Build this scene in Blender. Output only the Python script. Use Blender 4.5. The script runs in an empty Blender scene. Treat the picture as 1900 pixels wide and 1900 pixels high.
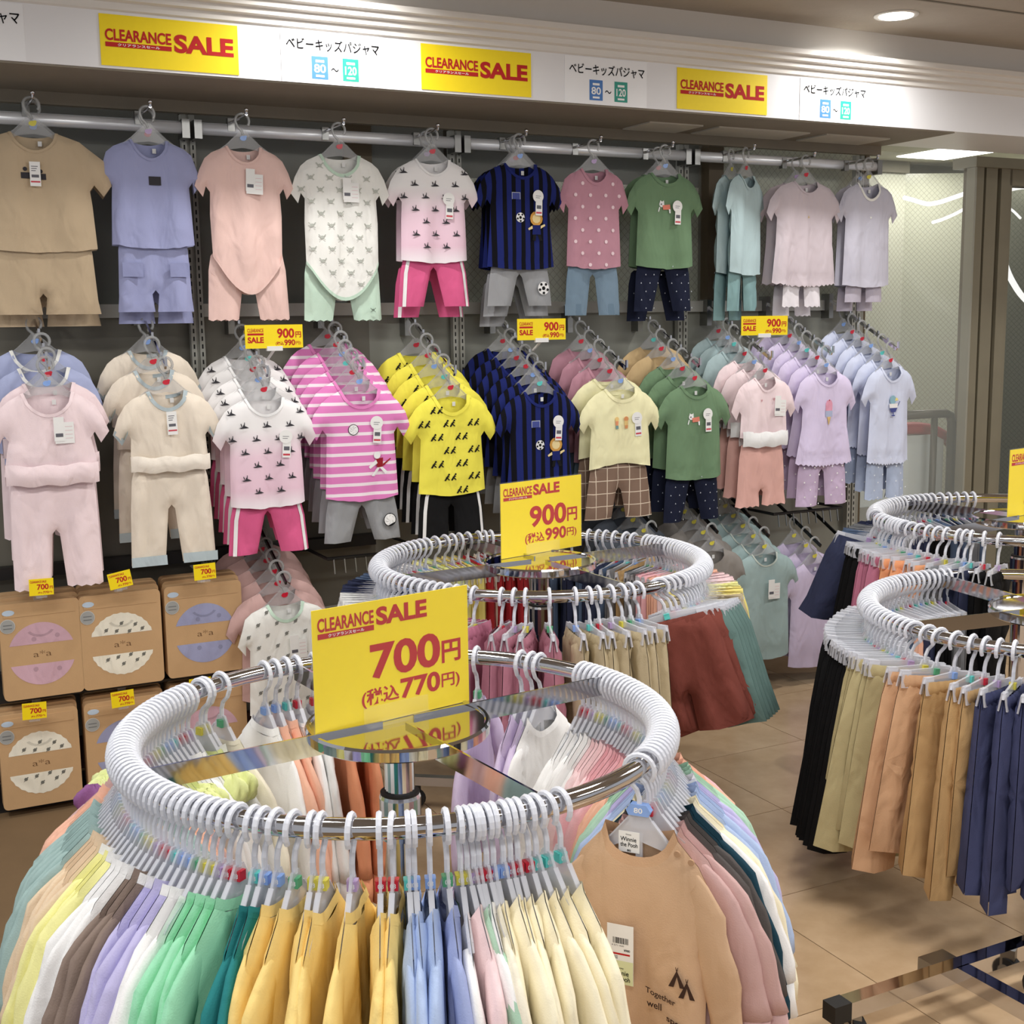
import bpy, bmesh, math, random
import numpy as np
from mathutils import Vector, Matrix
from mathutils.geometry import delaunay_2d_cdt

random.seed(7)
SC = bpy.context.scene
COL = SC.collection
PI = math.pi

# ------------------------------------------------------------------ camera, world, lamps, exposure
EYE = 1.42
PITCH, ROLL = math.radians(8.59), math.radians(-0.753)
cam_data = bpy.data.cameras.new('camera')
cam = bpy.data.objects.new('camera', cam_data)
COL.objects.link(cam)
cam_data.sensor_width = 36.0
cam_data.lens = 2351.1 / 1900 * 36.0
cam_data.clip_start = 0.05
_X, _U, _F = Vector((1, 0, 0)), Vector((0, math.sin(PITCH), math.cos(PITCH))), Vector((0, math.cos(PITCH), -math.sin(PITCH)))
_r = _X * math.cos(ROLL) + _U * math.sin(ROLL)
_u = _U * math.cos(ROLL) - _X * math.sin(ROLL)
_m = Matrix((( _r.x, _u.x, -_F.x, 0), (_r.y, _u.y, -_F.y, 0), (_r.z, _u.z, -_F.z, EYE), (0, 0, 0, 1)))
cam.matrix_world = _m
SC.camera = cam

SC.view_settings.view_transform = 'Standard'
SC.view_settings.look = 'None'
SC.view_settings.gamma = 1.0
SC.view_settings.use_curve_mapping = False
SC.view_settings.exposure = 0.0
SC.cycles.transparent_max_bounces = 40
SC.cycles.max_bounces = 7

world = bpy.data.worlds.new('shop_interior')
SC.world = world
world.use_nodes = True
world.node_tree.nodes['Background'].inputs[0].default_value = (0.80, 0.80, 0.83, 1)
world.node_tree.nodes['Background'].inputs[1].default_value = 0.60

# the wall runs obliquely: s along it, t out of it towards the shop, z up
AW = math.radians(26.92)
WD = Vector((math.cos(AW), math.sin(AW), 0))
WN = Vector((math.sin(AW), -math.cos(AW), 0))
W0 = Vector((0.1, 4.75, 0))
CEIL = 2.44


def W(s, t, z):
    return W0 + WD * s + WN * t + Vector((0, 0, z))


def lamp(name, loc, size, power, rgb=(1, 0.98, 0.95), shape='DISK', size_y=None, rotz=0.0, spread=None):
    d = bpy.data.lights.new(name, 'AREA')
    d.shape = shape
    d.size = size
    if size_y:
        d.size_y = size_y
    d.energy = power
    d.color = rgb
    if spread:
        d.spread = spread
    o = bpy.data.objects.new(name, d)
    COL.objects.link(o)
    o.location = loc
    o.rotation_euler = (0, 0, rotz)
    return o


for _s in (-2.93, -0.95, 1.015, 2.96):
    lamp('downlight_lamp', W(_s, 0.74, CEIL - 0.012), 0.10, 7.0, spread=math.radians(155))
for _s, _t in ((-2.6, 2.3), (-0.4, 2.3), (1.8, 2.3), (-2.6, 4.3), (-0.4, 4.3), (1.8, 4.3)):
    lamp('ceiling_lamp', W(_s, _t, CEIL - 0.03), 1.2, 26.0, (1, 0.985, 0.96), 'RECTANGLE', 0.3, AW)

# ------------------------------------------------------------------ materials


def lin(c):
    c = c / 255.0
    return c / 12.92 if c <= 0.04045 else ((c + 0.055) / 1.055) ** 2.4


def L3(rgb):
    return (lin(rgb[0]), lin(rgb[1]), lin(rgb[2]), 1)


_M = {}


def mat(name, rgb, rough=0.6, metal=0.0, alpha=1.0, spec=0.5, emit=0.0):
    if name in _M:
        return _M[name]
    m = bpy.data.materials.new(name)
    m.use_nodes = True
    b = m.node_tree.nodes['Principled BSDF']
    b.inputs['Base Color'].default_value = L3(rgb)
    b.inputs['Roughness'].default_value = rough
    b.inputs['Metallic'].default_value = metal
    b.inputs['Alpha'].default_value = alpha
    b.inputs['Specular IOR Level'].default_value = spec
    if emit:
        b.inputs['Emission Color'].default_value = L3(rgb)
        b.inputs['Emission Strength'].default_value = emit
    _M[name] = m
    return m


def nodes(m):
    return m.node_tree.nodes, m.node_tree.links, m.node_tree.nodes['Principled BSDF']


def noisy(name, rgb, rough=0.9, amount=0.10, scale=9.0, bump=0.25, bscale=420.0, spec=0.2, wrinkle=0.0):
    """cloth, board and paint: a faint mottling and a fine relief"""
    if name in _M:
        return _M[name]
    m = mat(name, rgb, rough, spec=spec)
    N, K, b = nodes(m)
    tc = N.new('ShaderNodeTexCoord')
    n1 = N.new('ShaderNodeTexNoise')
    n1.inputs['Scale'].default_value = scale
    n1.inputs['Detail'].default_value = 3
    mx = N.new('ShaderNodeMix')
    mx.data_type = 'RGBA'
    c = L3(rgb)
    mx.inputs[6].default_value = tuple(v * (1 - amount) for v in c[:3]) + (1,)
    mx.inputs[7].default_value = tuple(min(1, v * (1 + amount)) for v in c[:3]) + (1,)
    K.new(tc.outputs['Object'], n1.inputs['Vector'])
    K.new(n1.outputs['Fac'], mx.inputs[0])
    K.new(mx.outputs[2], b.inputs['Base Color'])
    n2 = N.new('ShaderNodeTexNoise')
    n2.inputs['Scale'].default_value = bscale
    bp = N.new('ShaderNodeBump')
    bp.inputs['Strength'].default_value = bump
    bp.inputs['Distance'].default_value = 0.002
    K.new(tc.outputs['Object'], n2.inputs['Vector'])
    K.new(n2.outputs['Fac'], bp.inputs['Height'])
    K.new(bp.outputs['Normal'], b.inputs['Normal'])
    if wrinkle:
        oi = N.new('ShaderNodeObjectInfo')
        ml = N.new('ShaderNodeMath'); ml.operation = 'MULTIPLY'; ml.inputs[1].default_value = 31.0
        K.new(oi.outputs['Random'], ml.inputs[0])
        mp = N.new('ShaderNodeMapping'); mp.inputs['Scale'].default_value = (1.0, 1.0, 0.45)
        K.new(tc.outputs['Object'], mp.inputs['Vector']); K.new(ml.outputs[0], mp.inputs['Location'])
        n3 = N.new('ShaderNodeTexNoise'); n3.inputs['Scale'].default_value = 17; n3.inputs['Detail'].default_value = 2; n3.inputs['Distortion'].default_value = 0.5
        b3 = N.new('ShaderNodeBump'); b3.inputs['Strength'].default_value = wrinkle; b3.inputs['Distance'].default_value = 0.016
        K.new(mp.outputs[0], n3.inputs['Vector']); K.new(n3.outputs['Fac'], b3.inputs['Height']); K.new(b3.outputs['Normal'], bp.inputs['Normal'])
    return m


def soft(rgb):
    y = 0.30 * rgb[0] + 0.59 * rgb[1] + 0.11 * rgb[2]
    return tuple(min(250, (y + (v - y) * 0.84) * 1.01) for v in rgb)


def cloth(rgb):
    nm = 'cloth_%d_%d_%d' % tuple(rgb)
    return _M[nm] if nm in _M else noisy(nm, soft(rgb), wrinkle=0.8)


def striped(name, base, line, specs):
    """woven or printed stripes: specs = [(axis, period, width, offset)] in object space"""
    if name in _M:
        return _M[name]
    base, line = soft(base), soft(line)
    m = mat(name, base, 0.9, spec=0.2)
    N, K, b = nodes(m)
    tc = N.new('ShaderNodeTexCoord')
    sp = N.new('ShaderNodeSeparateXYZ')
    K.new(tc.outputs['Object'], sp.inputs[0])
    acc = None
    for ax, per, wid, off in specs:
        a = N.new('ShaderNodeMath'); a.operation = 'ADD'
        K.new(sp.outputs['xyz'.index(ax)], a.inputs[0]); a.inputs[1].default_value = off + 100 * per
        d = N.new('ShaderNodeMath'); d.operation = 'MODULO'
        K.new(a.outputs[0], d.inputs[0]); d.inputs[1].default_value = per
        l = N.new('ShaderNodeMath'); l.operation = 'LESS_THAN'
        K.new(d.outputs[0], l.inputs[0]); l.inputs[1].default_value = wid
        if acc is None:
            acc = l
        else:
            q = N.new('ShaderNodeMath'); q.operation = 'MAXIMUM'
            K.new(acc.outputs[0], q.inputs[0]); K.new(l.outputs[0], q.inputs[1])
            acc = q
    mx = N.new('ShaderNodeMix'); mx.data_type = 'RGBA'
    mx.inputs[6].default_value = L3(base); mx.inputs[7].default_value = L3(line)
    K.new(acc.outputs[0], mx.inputs[0]); K.new(mx.outputs[2], b.inputs['Base Color'])
    return m


def dipped(name, stops):
    """cloth dyed in bands down its length: stops = [(z, rgb)] from the hem up"""
    if name in _M:
        return _M[name]
    m = mat(name, stops[0][1], 0.9, spec=0.2)
    N, K, b = nodes(m)
    tc = N.new('ShaderNodeTexCoord')
    sp = N.new('ShaderNodeSeparateXYZ')
    K.new(tc.outputs['Object'], sp.inputs[0])
    mr = N.new('ShaderNodeMapRange')
    mr.inputs[1].default_value = stops[0][0]; mr.inputs[2].default_value = stops[-1][0]
    K.new(sp.outputs[2], mr.inputs[0])
    cr = N.new('ShaderNodeValToRGB')
    el = cr.color_ramp.elements
    while len(el) < len(stops):
        el.new(0.5)
    z0, z1 = stops[0][0], stops[-1][0]
    for e, (z, c) in zip(el, stops):
        e.position = (z - z0) / (z1 - z0)
    for e, (z, c) in zip(el, stops):
        e.color = L3(c)
    K.new(mr.outputs[0], cr.inputs[0]); K.new(cr.outputs[0], b.inputs['Base Color'])
    return m


CHROME = mat('chrome', (205, 205, 208), 0.07, 1.0)
STEEL = mat('brushed_steel', (150, 150, 148), 0.32, 1.0)
ALU = mat('aluminium_bar', (248, 249, 252), 0.28, 0.35)
BLACKM = mat('black_metal', (32, 30, 30), 0.45)
DARKRUB = mat('black_rubber', (20, 20, 20), 0.6)
FROST = mat('frosted_plastic', (228, 231, 240), 0.35, alpha=0.86)
FROSTB = mat('frosted_plastic_thin', (228, 230, 238), 0.35, alpha=0.50)
CLEAR = mat('clear_plastic', (206, 208, 210), 0.18, alpha=0.24)
ACRYL = mat('clear_acrylic', (240, 242, 242), 0.05, alpha=0.05)
YELLOW = noisy('yellow_card', (252, 224, 22), 0.45, 0.03, 60, 0.02, 300, 0.4)
REDP = mat('red_print', (190, 44, 44), 0.6, spec=0.15)
WHITEP = mat('white_print', (245, 245, 245), 0.5)
BLACKP = mat('black_print', (22, 22, 24), 0.8, spec=0.0)
GREYP = mat('grey_print', (120, 122, 122), 0.6)
PAPER = noisy('white_paper', (242, 242, 240), 0.6, 0.02, 30, 0.02)
GLOSSW = noisy('white_gloss_card', (243, 244, 246), 0.25, 0.02, 20, 0.01, 200, 0.5)
SIZES = {'red': mat('marker_red', (205, 36, 58), 0.3), 'aqua': mat('marker_aqua', (96, 208, 202), 0.3),
         'blue': mat('marker_blue', (140, 176, 238), 0.3), 'green': mat('marker_green', (88, 172, 126), 0.3),
         'yellow': mat('marker_yellow', (222, 212, 84), 0.3), 'mauve': mat('marker_mauve', (186, 160, 206), 0.3)}

# ------------------------------------------------------------------ mesh helpers


class MB:
    """collects shapes into ONE mesh"""

    def __init__(self):
        self.v, self.f, self.m = [], [], []

    def add(self, verts, faces, mi=0):
        o = len(self.v)
        self.v.extend([tuple(p) for p in verts])
        self.f.extend([tuple(i + o for i in f) for f in faces])
        self.m.extend([mi] * len(faces))

    def box(self, c, d, mi=0, rot=None, taper=1.0):
        hx, hy, hz = d[0] / 2, d[1] / 2, d[2] / 2
        P = [Vector((x * hx * (taper if z > 0 else 1), y * hy * (taper if z > 0 else 1), z * hz)) for z in (-1, 1) for y in (-1, 1) for x in (-1, 1)]
        if rot is not None:
            P = [rot @ p for p in P]
        c = Vector(c)
        self.add([p + c for p in P], [(0, 2, 3, 1), (4, 5, 7, 6), (0, 1, 5, 4), (2, 6, 7, 3), (0, 4, 6, 2), (1, 3, 7, 5)], mi)

    def bar(self, a, b, w, h, mi=0, up=(0, 0, 1)):
        a, b = Vector(a), Vector(b)
        x = (b - a); ln = x.length; x.normalize()
        y = Vector(up).cross(x)
        if y.length < 1e-4:
            y = Vector((0, 1, 0)).cross(x)
        y.normalize(); z = x.cross(y)
        R = Matrix((x, y, z)).transposed()
        self.box((a + b) / 2, (ln, w, h), mi, R)

    def tube(self, path, r, n=8, mi=0, closed=False, caps=True):
        P = [Vector(p) for p in path]
        k = len(P)
        rs = r if isinstance(r, (list, tuple)) else [r] * k
        rings = []
        nrm = None
        for i, p in enumerate(P):
            if closed:
                t = P[(i + 1) % k] - P[i - 1]
            else:
                t = P[min(i + 1, k - 1)] - P[max(i - 1, 0)]
            t.normalize()
            if nrm is None:
                a = Vector((0, 0, 1)) if abs(t.z) < 0.9 else Vector((1, 0, 0))
                nrm = (a - t * a.dot(t)).normalized()
            else:
                nrm = (nrm - t * nrm.dot(t)).normalized()
            bn = t.cross(nrm)
            rr = rs[i]
            ra, rb = rr if isinstance(rr, tuple) else (rr, rr)
            rings.append([p + nrm * (math.cos(2 * PI * j / n) * ra) + bn * (math.sin(2 * PI * j / n) * rb) for j in range(n)])
        V = [q for ring in rings for q in ring]
        F = []
        for i in range(k if closed else k - 1):
            for j in range(n):
                a, b2 = i * n + j, i * n + (j + 1) % n
                c, d = ((i + 1) % k) * n + (j + 1) % n, ((i + 1) % k) * n + j
                F.append((a, b2, c, d))
        if caps and not closed:
            F.append(tuple(range(n - 1, -1, -1)))
            F.append(tuple((k - 1) * n + j for j in range(n)))
        self.add(V, F, mi)

    def lathe(self, prof, n=24, mi=0, c=(0, 0, 0)):
        c = Vector(c)
        V = [c + Vector((r * math.cos(2 * PI * j / n), r * math.sin(2 * PI * j / n), z)) for r, z in prof for j in range(n)]
        F = []
        for i in range(len(prof) - 1):
            for j in range(n):
                F.append((i * n + j, i * n + (j + 1) % n, (i + 1) * n + (j + 1) % n, (i + 1) * n + j))
        F.append(tuple(range(n - 1, -1, -1)))
        F.append(tuple((len(prof) - 1) * n + j for j in range(n)))
        self.add(V, F, mi)

    def plate(self, pts, y0, y1, mi=0):
        """a flat outline in x,z given a thickness in y"""
        n = len(pts)
        vs, fs = cdt(pts)
        k = len(vs)
        self.add([(x, y0, z) for x, z in vs] + [(x, y1, z) for x, z in vs],
                 [f for f in fs] + [tuple(reversed([i + k for i in f])) for f in fs], mi)
        self.add([(x, y0, z) for x, z in pts] + [(x, y1, z) for x, z in pts],
                 [(i, i + n, (i + 1) % n + n, (i + 1) % n) for i in range(n)], mi)

    def mesh(self, name, mats, smooth=False):
        me = bpy.data.meshes.new(name)
        me.from_pydata(self.v, [], self.f)
        for m in (mats if isinstance(mats, (list, tuple)) else [mats]):
            me.materials.append(m)
        me.polygons.foreach_set('material_index', self.m)
        if smooth:
            me.polygons.foreach_set('use_smooth', [True] * len(self.f))
        me.update()
        return me

    def build(self, name, mats, parent=None, smooth=False):
        return link(name, self.mesh(name, mats, smooth), parent)


def cdt(pts, extra=()):
    n = len(pts)
    co = [Vector(p) for p in pts] + [Vector(p) for p in extra]
    r = delaunay_2d_cdt(co, [], [list(range(n))], 1, 1e-6)
    V = [(p.x, p.y) for p in r[0]]
    F = []
    for f in r[2]:
        a, b, c = V[f[0]], V[f[1]], V[f[2]]
        ar = (b[0] - a[0]) * (c[1] - a[1]) - (b[1] - a[1]) * (c[0] - a[0])
        F.append(tuple(f) if ar > 0 else tuple(reversed(f)))
    return V, F


def link(name, data, parent=None):
    o = bpy.data.objects.new(name, data)
    COL.objects.link(o)
    if parent is not None:
        o.parent = parent
    return o


def tag(o, label=None, cat=None, group=None, kind=None):
    if label:
        o['label'] = label
    if cat:
        o['category'] = cat
    if group:
        o['group'] = group
    if kind:
        o['kind'] = kind
    return o


def thing(name, label, cat, loc=(0, 0, 0), rz=0.0, group=None):
    o = link(name, None)
    o.location = loc
    o.rotation_euler = (0, 0, rz)
    return tag(o, label, cat, group)


def copy_tree(o, parent=None):
    c = o.copy()
    COL.objects.link(c)
    c.parent = parent
    for ch in list(o.children):
        copy_tree(ch, c)
    return c


def structure(o):
    o['kind'] = 'structure'
    return o


_TXT = {}


def glyphs(body, bold=0.0, condense=1.0):
    """outline of a line of lettering, its box scaled to 1 x 1, lying in x,z"""
    key = (body, bold)
    if key in _TXT:
        return _TXT[key]
    cu = bpy.data.curves.new('lettering', 'FONT')
    cu.body = body
    cu.offset = bold
    cu.resolution_u = 4
    ob = bpy.data.objects.new('lettering', cu)
    COL.objects.link(ob)
    dg = bpy.context.evaluated_depsgraph_get()
    me = bpy.data.meshes.new_from_object(ob.evaluated_get(dg))
    bpy.data.objects.remove(ob)
    n = len(me.vertices)
    co = np.zeros(n * 3); me.vertices.foreach_get('co', co); co = co.reshape(-1, 3)
    fs = [tuple(p.vertices) for p in me.polygons]
    lo, hi = co.min(0), co.max(0)
    V = (co[:, :2] - lo[:2]) / np.maximum(hi[:2] - lo[:2], 1e-6)
    bpy.data.meshes.remove(me)
    _TXT[key] = (V, fs)
    return _TXT[key]


def letters(mb, body, x0, x1, z0, z1, y, mi, bold=0.0):
    V, F = glyphs(body, bold)
    mb.add([(x0 + a * (x1 - x0), y, z0 + b * (z1 - z0)) for a, b in V], F, mi)


def rect(mb, x0, x1, z0, z1, y, mi):
    mb.add([(x0, y, z0), (x1, y, z0), (x1, y, z1), (x0, y, z1)], [(0, 1, 2, 3)], mi)


def disc(mb, cx, cz, rx, rz, y, mi, n=14, a0=0.0, a1=2 * PI):
    k = n if a1 - a0 > 6.2 else n + 1
    mb.add([(cx + rx * math.cos(a0 + (a1 - a0) * i / n), y, cz + rz * math.sin(a0 + (a1 - a0) * i / n)) for i in range(k)], [tuple(range(k))], mi)


# ------------------------------------------------------------------ garments


class Sheet:
    """a hanging piece of cloth: an outline with a soft, folded front and back"""

    def __init__(self, pts, hard, T=0.018, wd=0.045, fold=0.006, top=-0.1, length=0.4, seed=0, seams=(), kx=55.0):
        self.p = np.array(pts, float)
        n = len(pts)
        self.seg = [(i, (i + 1) % n) for i in range(n) if (i not in hard)]
        self.T, self.wd, self.fold, self.top, self.len, self.seams = T, wd, fold, top, length, seams
        r = random.Random(seed)
        self.w = [(r.uniform(0.55, 1.25) * kx * (1 if i % 2 else 1.6), r.uniform(-7, 7), r.uniform(0, 6.28), r.uniform(0.4, 1.0)) for i in range(5)]

    def dist(self, P):
        A = self.p[[a for a, b in self.seg]]
        B = self.p[[b for a, b in self.seg]]
        AB = B - A
        ll = (AB ** 2).sum(1) + 1e-12
        D = P[:, None, :] - A[None]
        u = np.clip((D * AB[None]).sum(2) / ll[None], 0, 1)
        q = D - u[..., None] * AB[None]
        return np.sqrt((q ** 2).sum(2)).min(1)

    def depth(self, P, back=False):
        P = np.atleast_2d(np.array(P, float))
        d = np.clip(self.dist(P) / self.wd, 0, 1)
        prof = np.sqrt(np.clip(1 - (1 - d) ** 2, 0, 1))
        x, z = P[:, 0], P[:, 1]
        k = np.clip((self.top - z) / self.len, 0, 1)
        f = np.zeros(len(P))
        for i, (wx, wz, ph, am) in enumerate(self.w):
            f += 1.35 * am * np.sin(wx * x * (1.0 - 0.25 * k) + wz * z + ph + (2.1 if back else 0))
        y = prof * self.T + prof * self.fold * (0.25 + 0.9 * k) * f / 2.0
        for (ax, az, bx, bz) in self.seams:
            ab = np.array([bx - ax, bz - az]); D = P - np.array([ax, az])
            u = np.clip((D @ ab) / (ab @ ab), 0, 1)
            q = np.sqrt(((D - u[:, None] * ab) ** 2).sum(1))
            y -= 0.0045 * np.exp(-(q / 0.007) ** 2) * prof
        return np.maximum(y, 0.0008)

    def y(self, x, z):
        return -float(self.depth([(x, z)])[0])


def inside(poly, x, z):
    c = False
    n = len(poly)
    j = n - 1
    for i in range(n):
        xi, zi = poly[i]; xj, zj = poly[j]
        if (zi > z) != (zj > z) and x < (xj - xi) * (z - zi) / (zj - zi) + xi:
            c = not c
        j = i
    return c


def fill(mb, pts, sheet, mi, back=False, step=0.017, yoff=0.0):
    P = np.array(pts)
    lo, hi = P.min(0), P.max(0)
    grid = []
    nx, nz = max(2, int((hi[0] - lo[0]) / step)), max(2, int((hi[1] - lo[1]) / step))
    for i in range(1, nx):
        for j in range(1, nz):
            x = lo[0] + (hi[0] - lo[0]) * (i + (0.5 if j % 2 else 0)) / nx
            z = lo[1] + (hi[1] - lo[1]) * j / nz
            if inside(pts, x, z):
                grid.append((x, z))
    if grid:
        G = np.array(grid)
        n = len(pts)
        A, B = P, np.roll(P, -1, 0)
        AB = B - A
        D = G[:, None] - A[None]
        u = np.clip((D * AB[None]).sum(2) / ((AB ** 2).sum(1) + 1e-12)[None], 0, 1)
        q = np.sqrt(((D - u[..., None] * AB[None]) ** 2).sum(2)).min(1)
        grid = [g for g, k in zip(grid, q) if k > step * 0.4]
    V, F = cdt(pts, grid)
    yy = sheet.depth(V, back)
    if back:
        mb.add([(x, float(d) + yoff, z) for (x, z), d in zip(V, yy)], [tuple(reversed(f)) for f in F], mi)
    else:
        mb.add([(x, -float(d) + yoff, z) for (x, z), d in zip(V, yy)], F, mi)


def stamp(mb, sheet, shapes, cx, cz, s, mi, lift=0.0014):
    """a small flat print following the cloth: shapes = [(points, material)]"""
    top = max(float(sheet.depth([(cx + x * s, cz + z * s) for x, z in pts]).max()) for pts, k in shapes)
    for si, (pts, k) in enumerate(shapes):
        Q = [(cx + x * s, cz + z * s) for x, z in pts]
        y = sheet.depth(Q)
        y = -(top * 0.7 + y * 0.3) - lift * (1 + 0.30 * si)
        mb.add([(a, float(b), c) for (a, c), b in zip(Q, y)], [tuple(range(len(Q)))], mi + k)


def circ(cx, cz, r, n=10, rz=None):
    rz = rz or r
    return [(cx + r * math.cos(2 * PI * i / n), cz + rz * math.sin(2 * PI * i / n)) for i in range(n)]


def scatter(sheet, poly, dx, dz, margin=0.016, x0=0.0, z0=0.0):
    out = []
    P = np.array(poly)
    lo, hi = P.min(0), P.max(0)
    j = 0
    z = lo[1] + z0 + dz * 0.4
    while z < hi[1]:
        x = lo[0] + (dx / 2 if j % 2 else 0) + x0
        while x < hi[0]:
            if inside(poly, x, z) and all(inside(poly, x + a, z + b) for a, b in ((margin, 0), (-margin, 0), (0, margin), (0, -margin))):
                out.append((x, z))
            x += dx
        z += dz; j += 1
    return out


SOCCER = [(circ(0, 0, 1.0, 16), 0), (circ(0, 0, 0.34, 5), 1)] + [(circ(0.72 * math.cos(a), 0.72 * math.sin(a), 0.24, 5), 1) for a in [0.94 + 2 * PI * i / 5 for i in range(5)]]
VOLLEY = [(circ(0, 0, 1.06, 16), 1), (circ(0, 0, 0.94, 16), 0)] + [
    ([(0.05 * k, -0.05), (0.5 * math.cos(a) - 0.3 * math.sin(a), 0.5 * math.sin(a) + 0.3 * math.cos(a)), (0.9 * math.cos(a), 0.9 * math.sin(a)), (0.42 * math.cos(a) - 0.3 * math.sin(a), 0.42 * math.sin(a) + 0.3 * math.cos(a))], 1)
    for k, a in enumerate([0.4, 1.2, 2.2, 3.1, 4.2, 5.3])]
DINO = [([(-1, -0.3), (-0.3, -0.15), (0, 0.35), (0.15, 0.1), (0.6, -0.1), (1.0, -0.35), (0.2, -0.4), (-0.5, -0.45)], 0),
        ([(-0.5, -0.1), (-0.65, 0.5), (-0.5, 0.55), (-0.3, 0.0)], 0), ([(0.0, 0.2), (0.1, 0.8), (0.22, 0.75), (0.18, 0.1)], 0)]
CRAB = [(circ(0, 0, 0.55, 8, 0.4), 0), ([(-0.5, 0.1), (-1, 0.6), (-0.8, 0.75), (-0.35, 0.25)], 0), ([(0.5, 0.1), (1, 0.6), (0.8, 0.75), (0.35, 0.25)], 0),
        ([(-0.4, -0.25), (-0.85, -0.6), (-0.7, -0.7), (-0.2, -0.3)], 0), ([(0.4, -0.25), (0.85, -0.6), (0.7, -0.7), (0.2, -0.3)], 0)]
LEAFY = [(circ(0, 0, 0.6, 7), 0), (circ(0.55, 0.5, 0.22, 6), 0), ([(-0.2, -0.5), (-0.8, -0.9), (-0.5, -0.4)], 0)]
FIG = [([(-0.7, -0.6), (-0.2, 0.1), (0.35, 0.7), (0.5, 0.55), (0.15, -0.1), (-0.3, -0.75)], 0), ([(-0.3, 0.2), (0.6, 0.35), (0.65, 0.15), (-0.2, -0.02)], 0),
       ([(0.0, -0.2), (0.6, -0.7), (0.7, -0.5), (0.2, 0.0)], 0), (circ(0.5, 0.75, 0.26, 6), 0)]
TRI = [([(-0.5, -0.5), (0.5, -0.5), (0, 0.6)], 0)]
DOT = [(circ(0, 0, 0.6, 9), 0)]


def arc(x0, x1, z, depth, n):
    """points along a neckline or hem from x0 to x1 dipping by depth"""
    return [(x0 + (x1 - x0) * i / n, z - depth * (1 - (2 * i / n - 1) ** 2) ** 0.62) for i in range(n + 1)]


Z0 = -0.080          # shoulder height below the arm a wall hanger hooks over


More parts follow.
